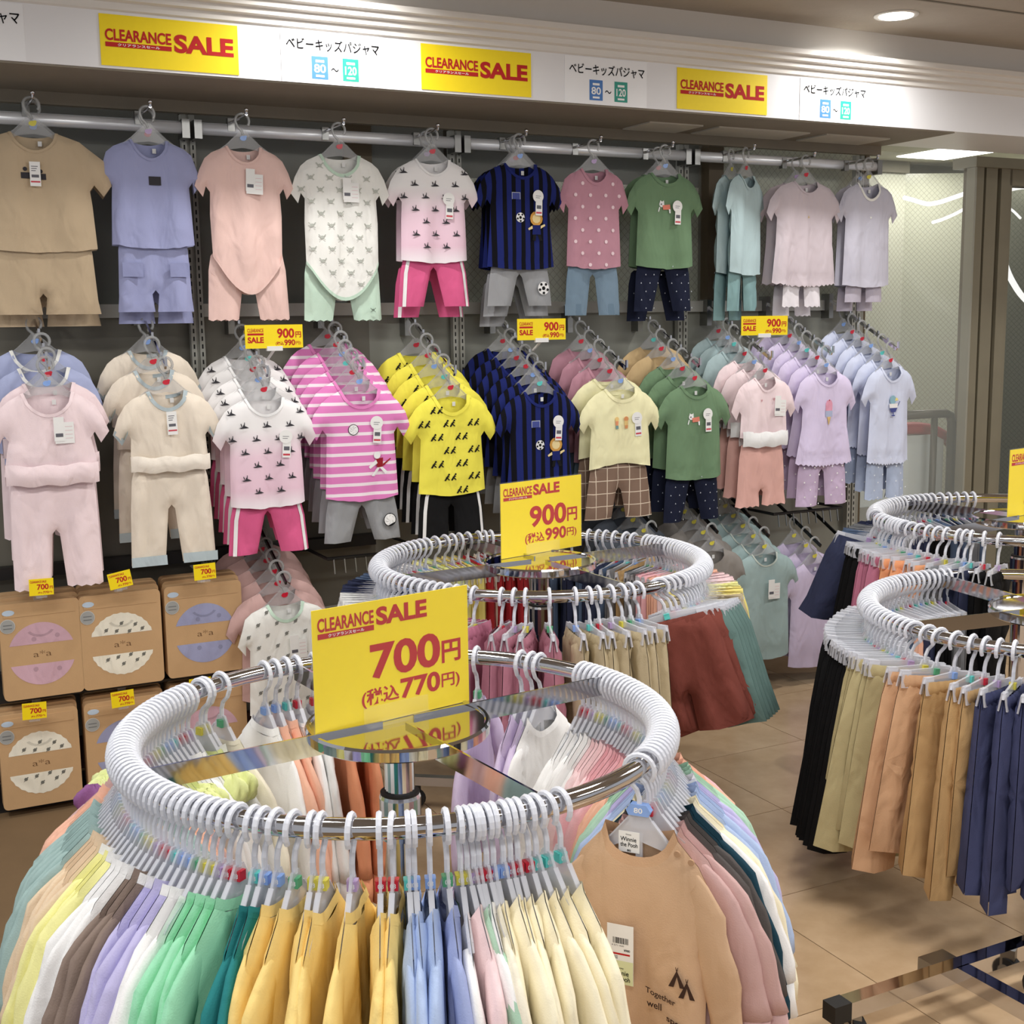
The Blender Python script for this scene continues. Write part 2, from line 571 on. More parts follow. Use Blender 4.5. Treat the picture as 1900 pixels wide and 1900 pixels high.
def shirt_mesh(name, mats, w=0.125, sw=0.108, L=0.36, nw=0.058, nd=0.055, ex=0.168, sd=0.135, flare=1.06, hem='flat',
               T=0.02, fold=0.0055, seed=0, step=0.017, prints=None, band=None, curve=0.012, shoulder=0.022, sleeve_trim=None, body=None):
    """a short-sleeved top; material 0 cloth, 1 neck band and trims, 2.. prints"""
    r = random.Random(seed + 99)
    hw = w * flare
    zs = Z0 - shoulder
    side_r = [(hw, Z0 - L), (w * 1.01, Z0 - L * 0.62), (w * 0.98, Z0 - sd - 0.005)]
    slv_r = [(w + 0.010, Z0 - sd + 0.012), (ex - 0.020, Z0 - sd - 0.020), (ex + 0.004, Z0 - sd + 0.012), (ex - 0.012, Z0 - 0.075), (sw + 0.022, zs - 0.018), (sw, zs), (nw, Z0)]
    neck = arc(nw, -nw, Z0, nd, 12)[1:]
    bneck = arc(nw, -nw, Z0, 0.014, 8)[1:]
    if hem == 'flat':
        hemp = [(-hw + 2 * hw * i / 14, Z0 - L - curve * math.sin(PI * i / 14) - r.uniform(0, 0.003)) for i in range(15)]
    elif hem == 'ruffle':
        hemp = [(-hw * 1.08 + 2 * 1.08 * hw * i / 30, Z0 - L - curve * math.sin(PI * i / 30) - (0.006 if i % 2 else 0.0)) for i in range(31)]
    elif hem == 'bodysuit':
        hemp = [(-hw + 2 * hw * i / 18, Z0 - L - 0.115 * (1 - abs(2 * i / 18 - 1) ** 1.9)) for i in range(19)]
    mir = lambda q: [(-x, z) for x, z in q]
    right = side_r[1:] + slv_r
    left = list(reversed(mir(right)))

    def outline(nk):
        pts = hemp + right + nk[:-1] + left
        hard = set(range(len(hemp) - 1))
        a = len(hemp) + len(right) - 1
        hard |= set(range(a, a + len(nk)))
        k = len(hemp) + 2          # sleeve hem edges stay open as well
        return pts, hard
    pts, hard = outline(neck)
    seams = [(sw - 0.004, zs, w * 0.93, Z0 - sd), (-sw + 0.004, zs, -w * 0.93, Z0 - sd), (-hw, Z0 - L + 0.014, hw, Z0 - L + 0.014)] if hem != 'bodysuit' else [(sw, zs, w * 0.93, Z0 - sd), (-sw, zs, -w * 0.93, Z0 - sd)]
    sh = Sheet(pts, hard, T, 0.05, fold, Z0, L, seed, seams)
    mb = MB()
    fill(mb, pts, sh, 0, False, step)
    bp, bh = outline(bneck)
    sb = Sheet(bp, bh, T, 0.05, fold, Z0, L, seed, seams)
    fill(mb, bp, sb, 0, True, step * 1.5)
    if band is not None:
        for nk, s_, sg in ((neck, sh, -1), (bneck, sb, 1)):
            full = [(nw, Z0)] + nk
            out = [(x * (1 + band / nw), z - band * (0.25 + 0.75 * (1 - (x / nw) ** 2))) for x, z in full]
            ya = s_.depth(full); yb = s_.depth(out)
            k = len(full)
            mb.add([(x, sg * (float(d) + 0.002), z) for (x, z), d in zip(full, ya)] + [(x, sg * (float(d) + 0.002), z) for (x, z), d in zip(out, yb)],
                   [((i, i + 1, i + k + 1, i + k) if sg > 0 else (i + k, i + k + 1, i + 1, i)) for i in range(k - 1)], 1)
    if sleeve_trim:
        for sx in (1, -1):
            q = [(w + 0.010, Z0 - sd + 0.012), (ex - 0.020, Z0 - sd - 0.020), (ex + 0.004, Z0 - sd + 0.012), (ex - 0.001, Z0 - sd + 0.026), (ex - 0.024, Z0 - sd - 0.003), (w + 0.012, Z0 - sd + 0.026)]
            q = [(x * sx, z) for x, z in q]
            d = sh.depth(q)
            mb.add([(x, -float(k) - 0.003, z) for (x, z), k in zip(q, d)], [(0, 1, 4, 5), (1, 2, 3, 4)] if sx > 0 else [(5, 4, 1, 0), (4, 3, 2, 1)], 1)
    if hem == 'bodysuit' and band is not None:
        out = [(x, z + 0.011) for x, z in hemp]
        ya, yb = sh.depth(hemp), sh.depth(out)
        k = len(hemp)
        mb.add([(x, -float(d) - 0.002, z) for (x, z), d in zip(hemp, ya)] + [(x, -float(d) - 0.002, z) for (x, z), d in zip(out, yb)],
               [(i, i + 1, i + k + 1, i + k) for i in range(k - 1)], 1)
    if prints:
        prints(mb, sh, pts)
    return mb.mesh(name, mats, True)


def trouser_mesh(name, mats, ww=0.085, zt=-0.30, zb=-0.52, crotch=-0.40, ox=0.125, ix=0.03, T=0.016, fold=0.005, seed=0, step=0.018,
                 hem=None, prints=None, stripes=False, waist=None, y0=0.011, cuff=None, kx=55.0):
    """short or long trousers seen from the front; material 0 cloth, 1 trims, 2.. prints"""
    def leg(sx):
        n = 8 if hem else 3
        b = [(ix + (ox - ix) * i / n, zb - (0.005 if (hem and i % 2) else 0)) for i in range(n + 1)]
        return [(x * sx, z) for x, z in b]
    zh = zt - 0.3 * (zt - crotch)
    Rl = leg(1)
    right_out = [(ww + 0.72 * (ox - ww), crotch - 0.02), (ww + 0.38 * (ox - ww), zh), (ww, zt)]
    pts = Rl + right_out + [(0, zt - 0.004)] + [(-x, z) for x, z in reversed(right_out)] + list(reversed(leg(-1))) + [(-0.010, crotch - 0.012), (0, crotch), (0.010, crotch - 0.012)]
    nR = len(Rl)
    hard = set(range(nR - 1)) | {nR + 2, nR + 3} | set(range(nR + 7, nR + 7 + nR - 1))
    sh = Sheet(pts, hard, T, 0.032, fold, zt, abs(zt - zb), seed, [(0, zt, 0, crotch)], kx)
    mb = MB()
    fill(mb, pts, sh, 0, False, step, y0)
    fill(mb, pts, sh, 0, True, step * 1.6, y0)
    if stripes:
        for sx in (1, -1):
            n = 8
            a, b = [], []
            for i in range(n + 1):
                u = i / n
                z = zt + (zb - zt) * u
                if z > zh:
                    k = (zt - z) / max(zt - zh, 1e-6); xo = ww + 0.38 * (ox - ww) * k
                elif z > crotch - 0.02:
                    k = (zh - z) / max(zh - crotch + 0.02, 1e-6); xo = ww + (0.38 + 0.34 * k) * (ox - ww)
                else:
                    k = (crotch - 0.02 - z) / max(crotch - 0.02 - zb, 1e-6); xo = ww + (0.72 + 0.28 * k) * (ox - ww)
                a.append(((xo - 0.020) * sx, z)); b.append(((xo - 0.009) * sx, z))
            q = a + b
            d = sh.depth(q)
            mb.add([(x, -float(k) + y0 - 0.0018, z) for (x, z), k in zip(q, d)],
                   [((i + 1, i + n + 2, i + n + 1, i) if sx > 0 else (i, i + n + 1, i + n + 2, i + 1)) for i in range(n)], 1)
    if waist:
        h, bulge = waist
        n = 14
        prof = [(0.0, 0.0), (0.35, 1.0), (0.75, 0.8), (1.0, 0.1)]
        V, F = [], []
        for k, (u, bl) in enumerate(prof):
            for i in range(n + 1):
                x = -ww * 1.12 + 2 * ww * 1.12 * i / n
                z = zt - 0.004 + h * u - 0.004 * math.sin(PI * i / n) + 0.003 * math.sin(i * 1.3)
                e = max(0, 1 - (x / (ww * 1.13)) ** 4) ** 0.5
                V.append((x, -(0.016 + T + bulge * bl) * (0.25 + 0.75 * e), z))
        for k in range(len(prof) - 1):
            for i in range(n):
                F.append((k * (n + 1) + i, k * (n + 1) + i + 1, (k + 1) * (n + 1) + i + 1, (k + 1) * (n + 1) + i))
        mb.add(V, F, 1)
        mb.add([(x, -y * 0.7, z) for x, y, z in V], [tuple(reversed(f)) for f in F], 1)
    if cuff:
        for sx in (1, -1):
            q = [(x * sx, z) for x, z in ((ix, zb), (ox, zb), (ox, zb + cuff), (ix + 0.004, zb + cuff))]
            d = sh.depth(q)
            m_ = ((ix + ox) / 2 * sx, zb + cuff / 2)
            dm = max(float(sh.depth([m_])[0]), 0.008)
            mb.add([(q[0][0], y0, q[0][1]), (m_[0], y0 - dm - 0.004, zb), (q[1][0], y0, q[1][1]), (q[2][0], y0, q[2][1]), (m_[0], y0 - dm - 0.005, zb + cuff), (q[3][0], y0, q[3][1])],
                   [(0, 1, 4, 5), (1, 2, 3, 4)] if sx > 0 else [(5, 4, 1, 0), (4, 3, 2, 1)], 1)
    if prints:
        prints(mb, sh, pts)
    return mb.mesh(name, mats, True)


# ------------------------------------------------------------------ hangers


def hook_path(r=0.024, drop=0.068, n=12):
    drop = max(drop, r * 1.95)
    zc = -0.004
    pts = []
    for i in range(n + 1):
        a = math.radians(-38 + (228 + 0) * i / n)
        pts.append((r * math.cos(a), 0, zc + r * math.sin(a)))
    pts += [(-r * 0.72, 0, zc - r * 0.82), (-r * 0.18, 0, zc - r * 1.35), (0, 0, zc - r * 1.9), (0, 0, -drop)]
    return pts


def hanger_mesh(name, hookmat, bodymat, up=0.0):
    mb = MB()
    mb.tube(hook_path(0.024 if not up else 0.0215, 0.068 - up), 0.0043, 6, 0)
    if up:
        top = [(0.009, -0.064 + up), (0.022, -0.080 + up), (0.052, -0.108 + up), (0.080, -0.128 + up), (0.088, -0.138 + up)]
        low = [(0.085, -0.146 + up), (0.065, -0.134 + up), (0.040, -0.122 + up), (0.0, -0.116 + up)]
    else:
        top = [(0.009, -0.064), (0.020, -0.084), (0.047, -0.116), (0.074, -0.138), (0.082, -0.149)]
        low = [(0.078, -0.156), (0.058, -0.142), (0.036, -0.128), (0.0, -0.118)]
    right = top + low
    pts = list(reversed(right)) + [(-x, z) for x, z in right[:-1]]
    mb.plate(pts[::-1], -0.0022, 0.0022, 1)
    for sx in (1, -1):                              # the rib along each shoulder
        for a, b in zip(top[1:-1], top[2:]):
            mb.bar((a[0] * sx, 0, a[1]), (b[0] * sx, 0, b[1]), 0.008, 0.0022, 1)
    if not up:
        mb.bar((0, 0, -0.106), (0, 0, -0.150), 0.0035, 0.011, 1, (1, 0, 0))
    return mb.mesh(name, [hookmat, bodymat])


def clip_hanger_mesh(name, hookmat, bodymat):
    mb = MB()
    mb.tube(hook_path(), 0.0043, 6, 0)
    mb.plate([(-0.012, -0.072), (-0.10, -0.080), (-0.104, -0.092), (0.104, -0.092), (0.10, -0.080), (0.012, -0.072), (0.008, -0.060), (-0.008, -0.060)], -0.0025, 0.0025, 1)
    for sx in (1, -1):
        for sy in (1, -1):
            mb.box((0.088 * sx, 0.006 * sy, -0.098), (0.026, 0.004, 0.040), 1, Matrix.Rotation(0.16 * sy, 3, 'X'))
        mb.tube([(0.088 * sx - 0.012, 0, -0.088), (0.088 * sx + 0.012, 0, -0.088)], 0.0045, 6, 0)
    return mb.mesh(name, [hookmat, bodymat])


SHIRT_HANGER = hanger_mesh('shirt_hanger', FROST, FROSTB)
WALL_HANGER = hanger_mesh('clear_hanger', mat('clear_plastic_hook', (186, 188, 188), 0.2, alpha=0.5), CLEAR, 0.032)
CLIP_HANGER = clip_hanger_mesh('clip_hanger', FROST, FROSTB)
_mk = MB(); _mk.box((0, 0, -0.080), (0.0145, 0.0140, 0.0145)); _mk.box((0.0, 0, -0.0735), (0.010, 0.0155, 0.002))
MARK = {k: _mk.mesh('size_marker', m) for k, m in SIZES.items()}
_wm = MB(); disc(_wm, 0, -0.056, 0.0105, 0.0075, -0.0032, 0, 10); disc(_wm, 0.007, -0.051, 0.005, 0.004, -0.0038, 0, 8)
BADGE = {k: _wm.mesh('size_badge', m) for k, m in SIZES.items()}
_nn = MB(); letters(_nn, '80', -0.004, 0.004, -0.0835, -0.0765, -0.00665, 0, 0.02); _n80 = _nn.mesh('size_number', WHITEP)
_nn = MB()
for _sx in (1, -1):
    V_, F_ = glyphs('80', 0.02)
    _nn.add([(0.0076 * _sx, -0.004 * _sx * -1 * (1 - 2 * a), -0.0835 + 0.007 * b) for a, b in V_], F_ if _sx < 0 else [tuple(reversed(f)) for f in F_], 0)
SIDE80 = _nn.mesh('size_number', WHITEP)


def hanger(kind, loc, rz, label, group, marker='red', badge=False, digits=False, tilt=0.0):
    name, me = {'shirt': ('shirt_hanger', SHIRT_HANGER), 'clip': ('clip_hanger', CLIP_HANGER), 'wall': ('clear_hanger', WALL_HANGER)}[kind]
    o = link(name, me)
    o.location = loc
    o.rotation_euler = (0, tilt, rz)
    tag(o, label, 'hanger', group)
    if marker:
        k = link('size_badge' if badge else 'size_marker', (BADGE if badge else MARK)[marker], o)
        k['label'] = marker + ' size marker'
        if digits:
            link('size_number', SIDE80, k)
    return o

# ------------------------------------------------------------------ the setting


def on_wall(o, s=0.0, t=0.0, z=0.0, rz=0.0):
    o.location = W(s, t, z)
    o.rotation_euler = (0, 0, AW + rz)
    return o


def wbox(mb, s0, s1, t0, t1, z0, z1, mi=0):
    mb.box(((s0 + s1) / 2, -(t0 + t1) / 2, (z0 + z1) / 2), (s1 - s0, t1 - t0, z1 - z0), mi)


def wall_build(name, mb, mats, parent=None, smooth=False):
    o = mb.build(name, mats, parent, smooth)
    if parent is None:
        on_wall(o)
    return o


# floor: polished beige stone tiles, joints recessed
def tile_material():
    m = mat('stone_tile', (176, 146, 108), 0.22, spec=0.45)
    N, K, b = nodes(m)
    oi = N.new('ShaderNodeObjectInfo')
    tc = N.new('ShaderNodeTexCoord')
    n = N.new('ShaderNodeTexNoise'); n.inputs['Scale'].default_value = 5; n.inputs['Detail'].default_value = 8; n.inputs['Roughness'].default_value = 0.6
    va = N.new('ShaderNodeVectorMath'); va.operation = 'ADD'
    mu = N.new('ShaderNodeMath'); mu.operation = 'MULTIPLY'; mu.inputs[1].default_value = 37
    K.new(oi.outputs['Random'], mu.inputs[0])
    K.new(tc.outputs['Object'], va.inputs[0]); K.new(mu.outputs[0], va.inputs[1])
    K.new(va.outputs[0], n.inputs['Vector'])
    cr = N.new('ShaderNodeValToRGB')
    cr.color_ramp.elements[0].position = 0.3; cr.color_ramp.elements[1].position = 0.75
    cr.color_ramp.elements[0].color = L3((176, 147, 112)); cr.color_ramp.elements[1].color = L3((206, 179, 146))
    K.new(n.outputs['Fac'], cr.inputs[0])
    K.new(cr.outputs[0], b.inputs['Base Color'])
    return m


floor = structure(link('floor', None))
on_wall(floor)
slab = MB(); wbox(slab, -3.4, 5.2, -2.4, 6.0, -0.05, -0.006)
slab.build('screed', noisy('joint_mortar', (120, 98, 72), 0.8), floor)
TM = MB(); TM.box((0, 0, -0.003), (0.4475, 0.4475, 0.006))
TILE = TM.mesh('tile', tile_material())
for i in range(-4, 10):
    for j in range(-1, 9):
        t = link('tile', TILE, floor)
        t.location = (0.05 + 0.45 * i + 0.225, -(0.045 + 0.45 * j + 0.225), 0)

# ceiling
cm = noisy('ceiling_board', (176, 168, 156), 0.95, 0.06, 14, 0.6, 90)
ceil = MB(); wbox(ceil, -4, 5.4, 0.1, 6.4, CEIL, CEIL + 0.06)
structure(wall_build('ceiling', ceil, cm))
cs = MB(); wbox(cs, -4, 5.4, 0.93, 0.94, CEIL - 0.003, CEIL); wbox(cs, 1.78, 1.79, 0.94, 6.0, CEIL - 0.003, CEIL)
structure(wall_build('trim_1', cs, noisy('ceiling_joint', (128, 122, 112), 0.9)))

for k, (s_, lab) in enumerate(((-2.93, 'round recessed downlight at the far left of the ceiling'), (-0.95, 'round recessed downlight above the middle of the white fascia'), (1.015, 'glowing round recessed downlight in the ceiling near the right end of the fascia'), (2.96, 'round recessed downlight far right, past the bronze column'))):
    d = on_wall(thing('downlight', lab, 'ceiling light', group=None), s_, 0.74, CEIL)
    m = MB(); m.lathe([(0.058, -0.004), (0.074, -0.005), (0.076, 0.0), (0.058, 0.0)], 28)
    m.build('trim_ring', mat('lamp_trim', (238, 236, 230), 0.4), d, True)
    m = MB(); m.lathe([(0.057, -0.0065), (0.057, -0.0045)], 28)
    m.build('lens', mat('lamp_lens', (255, 252, 244), 0.5, emit=9.0), d)
for k, (s_, t_) in enumerate(((-2.6, 2.3), (-0.4, 2.3), (1.8, 2.3), (-2.6, 4.3), (-0.4, 4.3), (1.8, 4.3))):
    d = on_wall(thing('ceiling_luminaire', 'white ceiling luminaire, %s in the %s row from the wall' % (('left', 'middle', 'right')[k % 3], ('first', 'second')[k // 3]), 'ceiling light', group='ceiling luminaires over the sales floor'), s_, t_, CEIL)
    m = MB(); m.box((0, 0, -0.01), (1.26, 0.36, 0.02)); m.build('frame', mat('lamp_trim', (238, 236, 230)), d)

# fascia over the shelving, its cornice and soffit
fw = noisy('fascia_white', (232, 232, 234), 0.38, 0.015, 8, 0.02, 200, 0.5)
fb = MB(); wbox(fb, -4, 4.6, 0.10, 0.50, 2.113, 2.268)
structure(wall_build('wall_fascia', fb, fw))
cn = MB()
prof = [(0.500, 2.262), (0.508, 2.266), (0.508, 2.284), (0.524, 2.288), (0.524, 2.303), (0.540, 2.307), (0.540, 2.322), (0.556, 2.326), (0.556, 2.343), (0.5, 2.352), (0.5, CEIL)]
V = [(s_, -t_, z_) for s_ in (-4, 4.6) for t_, z_ in prof]
n_ = len(prof)
cn.add(V, [(i, i + n_, i + 1 + n_, i + 1) for i in range(n_ - 1)])
wbox(cn, -4, 4.6, 0.10, 0.4995, 2.268, CEIL)
structure(wall_build('trim_2', cn, noisy('cornice_paint', (226, 222, 216), 0.42, 0.02, 9, 0.05, 150)))
sb = MB(); wbox(sb, -4, 1.56, 0.07, 0.10, 2.072, 2.20); wbox(sb, -4, 1.56, 0.10, 0.495, 2.108, 2.1128)
structure(wall_build('trim_3', sb, noisy('soffit_board', (140, 132, 118), 0.6)))
sp = MB()
for a, b in ((0.30, 0.53), (0.60, 1.02), (1.10, 1.42)):
    wbox(sp, a, b, 0.12, 0.30, 2.103, 2.108)
structure(wall_build('trim_4', sp, noisy('soffit_plate', (196, 192, 180), 0.5)))

# back wall below the rail, rail, windows above it
bw = MB(); wbox(bw, -4, -0.66, -0.06, 0.0, 0, 1.445)
structure(wall_build('wall_back_left', bw, noisy('dark_panel', (120, 117, 107), 0.35, 0.05, 4, 0.03)))
bw = MB(); wbox(bw, -0.66, 1.58, -0.06, 0.0, 0, 1.445)
structure(wall_build('wall_back_right', bw, noisy('grey_panel', (150, 151, 142), 0.3, 0.05, 4, 0.03)))
rl = MB(); wbox(rl, -4, 1.58, -0.02, 0.022, 1.445, 1.487)
structure(wall_build('trim_5', rl, noisy('rail_paint', (186, 186, 180), 0.4)))
bb = MB(); wbox(bb, -4, 1.58, 0.0, 0.03, 0.0, 0.10)
structure(wall_build('baseboard_back', bb, noisy('skirting', (84, 50, 50), 0.5)))

GLASS = mat('window_glass', (225, 232, 226), 0.03, alpha=0.12)
dkb = noisy('dark_blind_and_reflection', (70, 64, 54), 0.3, 0.10, 3, 0.05)


def window(name, s0, s1, z0, z1, board, t_board, frame=None):
    w = structure(link(name, None)); on_wall(w)
    if board is not None:
        m = MB(); wbox(m, s0, s1, t_board - 0.02, t_board, z0, z1); m.build('panel', board, w)
    m = MB(); wbox(m, s0 + 0.01, s1 - 0.01, -0.045, -0.04, z0, z1); m.build('pane', GLASS, w)
    if frame:
        m = MB()
        wbox(m, s0, s0 + 0.03, -0.06, -0.02, z0, z1); wbox(m, s1 - 0.03, s1, -0.06, -0.02, z0, z1)
        wbox(m, s0, s1, -0.06, -0.02, z1 - 0.03, z1); wbox(m, s0, s1, -0.06, -0.02, z0, z0 + 0.02)
        m.build('window_frame', frame, w)
    return w


def wired(name, rgb, per=0.030, wid=0.0022):
    """pale glass with a diamond wire mesh inside"""
    m = mat(name, rgb, 0.2)
    N, K, b = nodes(m)
    tc = N.new('ShaderNodeTexCoord'); sp_ = N.new('ShaderNodeSeparateXYZ')
    K.new(tc.outputs['Object'], sp_.inputs[0])
    outs = []
    for sg in ('ADD', 'SUBTRACT'):
        a = N.new('ShaderNodeMath'); a.operation = sg
        K.new(sp_.outputs[0], a.inputs[0]); K.new(sp_.outputs[2], a.inputs[1])
        c = N.new('ShaderNodeMath'); c.operation = 'ADD'; K.new(a.outputs[0], c.inputs[0]); c.inputs[1].default_value = 100 * per
        d = N.new('ShaderNodeMath'); d.operation = 'MODULO'; K.new(c.outputs[0], d.inputs[0]); d.inputs[1].default_value = per
        e = N.new('ShaderNodeMath'); e.operation = 'LESS_THAN'; K.new(d.outputs[0], e.inputs[0]); e.inputs[1].default_value = wid
        outs.append(e)
    q = N.new('ShaderNodeMath'); q.operation = 'MAXIMUM'
    K.new(outs[0].outputs[0], q.inputs[0]); K.new(outs[1].outputs[0], q.inputs[1])
    mx = N.new('ShaderNodeMix'); mx.data_type = 'RGBA'
    mx.inputs[6].default_value = L3(rgb); mx.inputs[7].default_value = L3([v * 0.72 for v in rgb])
    K.new(q.outputs[0], mx.inputs[0]); K.new(mx.outputs[2], b.inputs['Base Color'])
    return m


PALE = wired('wired_glass_pale', (196, 197, 178))
bronze = noisy('bronze_frame', (96, 84, 66), 0.4)
window('window_1', -2.3, -1.265, 1.487, 2.11, dkb, -0.06)
window('window_2', -1.265, -0.335, 1.487, 2.11, dkb, -0.06)
window('window_3', -0.335, 0.78, 1.487, 1.93, PALE, -0.06)
window('window_4', -0.335, 0.78, 1.93, 2.11, dkb, -0.06)  # no blind up here: the darker reflection is put in as a dark board
mu = MB(); wbox(mu, 0.765, 0.835, -0.06, 0.01, 1.487, 2.11); wbox(mu, -0.72, -0.62, -0.05, -0.03, 1.487, 2.11)
structure(wall_build('trim_6', mu, bronze))
window('window_5', 0.835, 1.58, 1.487, 2.11, PALE, -0.06)

# the hall beyond the glass partition on the right
hw_ = MB(); wbox(hw_, 1.0, 2.95, -1.26, -1.2, 0, 2.19)
structure(wall_build('wall_hall_far', hw_, PALE))
hr = link('wall_hall_right', None); structure(hr)
hr.location = W(2.95, -1.2, 0); hr.rotation_euler = (0, 0, AW - 0.42)
hm = MB(); hm.box((0.9, 0.03, 1.095), (1.8, 0.06, 2.19)); hm.build('panel', wired('wired_glass_hall', (184, 186, 166)), hr)
hc = MB(); wbox(hc, 1.0, 5.0, -2.4, -0.02, 2.25, 2.30); structure(wall_build('ceiling_hall', hc, noisy('hall_ceiling', (196, 194, 178), 0.8)))
hl = MB(); wbox(hl, 1.0, 2.95, -1.2, -1.17, 2.19, 2.25)
structure(wall_build('trim_7', hl, noisy('hall_cove', (110, 106, 92), 0.6)))
pl = on_wall(thing('ceiling_panel_light', 'bright square panel light in the hall ceiling beyond the glass', 'ceiling light'), 2.87, -0.84, 2.247)
m = MB(); m.box((0, 0, 0), (0.34, 0.34, 0.006)); m.build('panel', mat('panel_glow', (255, 253, 248), 0.5, emit=5.0), pl)
lamp('hall_panel_and_fill', W(2.87, -0.84, 2.235), 0.32, 6.0, (1, 0.98, 0.93), 'SQUARE', None, AW)
lamp('hall_panel_and_fill', W(1.7, -0.6, 2.235), 0.4, 8.0, (1, 0.98, 0.93), 'SQUARE', None, AW)  # added fill light for the hall, no fixture of its own
lamp('hall_panel_and_fill', W(3.6, -0.9, 2.235), 0.4, 5.0, (1, 0.98, 0.93), 'SQUARE', None, AW)  # second fill light, added at the right without a fixture
strip = mat('streak_glow', (255, 255, 252), 0.5, emit=3.0)  # glowing tubes added behind the glass stand in for reflections on it
for lab, pts, r in (('upper wavy white reflection streak above the escalator', [(2.27, 1.978), (2.33, 1.968), (2.42, 1.950), (2.50, 1.962), (2.60, 1.990), (2.74, 2.030)], 0.010),
                    ('lower slanting white reflection streak above the escalator', [(2.46, 1.866), (2.52, 1.880), (2.62, 1.914), (2.745, 1.972)], 0.007),
                    ('short white reflection streak in the dark glass, upper', [(2.93, 2.028), (3.05, 2.052), (3.2, 2.06)], 0.008),
                    ('short white reflection streak in the dark glass, lower', [(2.93, 1.96), (3.0, 1.94), (3.06, 1.90)], 0.007),
                    ('broad curved white reflection streak in the dark glass', [(2.93, 1.74), (2.99, 1.62), (3.08, 1.52), (3.2, 1.44)], 0.016)):
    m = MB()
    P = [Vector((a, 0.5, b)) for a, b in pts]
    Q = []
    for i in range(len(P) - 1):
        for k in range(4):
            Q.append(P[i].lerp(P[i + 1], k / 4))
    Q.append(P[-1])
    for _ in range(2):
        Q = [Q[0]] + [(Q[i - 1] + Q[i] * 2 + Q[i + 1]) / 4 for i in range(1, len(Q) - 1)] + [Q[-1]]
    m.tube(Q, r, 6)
    tag(wall_build('reflection_streak', m, strip), lab, 'light strip')
# lower glass partition and its frames
pt = structure(link('window_6', None)); on_wall(pt)
m = MB(); wbox(m, 1.585, 2.245, -0.035, -0.03, 0.06, 2.11); m.build('pane', GLASS, pt)
m = MB(); wbox(m, 1.58, 1.60, -0.05, -0.01, 0.0, 2.11); wbox(m, 1.58, 2.25, -0.05, -0.01, 0.0, 0.06); m.build('window_frame', bronze, pt)
col = structure(link('trim_8', None)); on_wall(col)
lightb = noisy('bronze_light', (128, 122, 104), 0.42)
for a, b, t0, t1, mm in ((2.245, 2.30, -0.09, -0.04, lightb), (2.30, 2.325, -0.16, -0.09, bronze), (2.325, 2.395, -0.16, -0.05, lightb), (2.395, 2.42, -0.16, -0.09, bronze),
                         (2.42, 2.475, -0.16, -0.05, lightb)):
    m = MB(); wbox(m, a, b, t0, t1, 0, 2.115); m.build('profile', mm, col)
m = MB(); wbox(m, 2.24, 4.6, -0.17, -0.03, 2.07, 2.115); m.build('head_rail', lightb, col)
dg_ = structure(link('window_7', None)); on_wall(dg_)
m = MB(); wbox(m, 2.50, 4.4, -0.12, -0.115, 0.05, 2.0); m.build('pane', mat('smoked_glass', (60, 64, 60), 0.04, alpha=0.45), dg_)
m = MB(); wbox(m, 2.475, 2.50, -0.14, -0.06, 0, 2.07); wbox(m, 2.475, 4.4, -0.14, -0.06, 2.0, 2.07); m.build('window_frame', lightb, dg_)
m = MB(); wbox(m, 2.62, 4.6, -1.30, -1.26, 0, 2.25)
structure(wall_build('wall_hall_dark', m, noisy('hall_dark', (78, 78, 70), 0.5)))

# escalator beyond the glass
es = on_wall(thing('escalator', 'escalator end with red handrail curving behind the glass partition', 'escalator'))
m = MB()
pth = [(1.75, 0.24, 0.90), (1.95, 0.24, 0.905), (2.15, 0.24, 0.895), (2.25, 0.24, 0.88), (2.34, 0.24, 0.84), (2.42, 0.24, 0.77), (2.47, 0.24, 0.68), (2.48, 0.24, 0.58)]
m.tube(pth, (0.030), 10); m.build('handrail', mat('red_rubber', (160, 44, 56), 0.35), es, True)
m = MB(); wbox(m, 1.75, 2.30, -0.26, -0.22, 0.55, 0.865); m.build('balustrade', mat('pale_panel', (205, 214, 214), 0.3), es)
m = MB(); wbox(m, 1.75, 2.46, -0.27, -0.21, 0.0, 0.55); m.build('skirt', mat('steel_skirt', (150, 152, 146), 0.4, 0.6), es)
gr = on_wall(thing('guard_rail', 'dark bronze tube guard rail standing before the escalator handrail', 'railing'))
rail = mat('bronze_tube', (66, 60, 50), 0.35, 0.4)
m = MB(); m.tube([(1.9, 0.16, 0.968), (2.17, 0.16, 0.968), (2.245, 0.16, 0.966), (2.272, 0.16, 0.955), (2.285, 0.16, 0.925), (2.287, 0.16, 0.7), (2.287, 0.16, 0.0)], 0.021, 10)
m.build('hoop', rail, gr, True)
m = MB(); m.tube([(2.175, 0.16, 0.96), (2.175, 0.16, 0.0)], 0.016, 10); m.build('post', rail, gr, True)
m = MB(); m.tube([(2.287, 0.16, 0.66), (2.40, 0.16, 0.672)], 0.016, 10); m.build('crossbar', rail, gr, True)

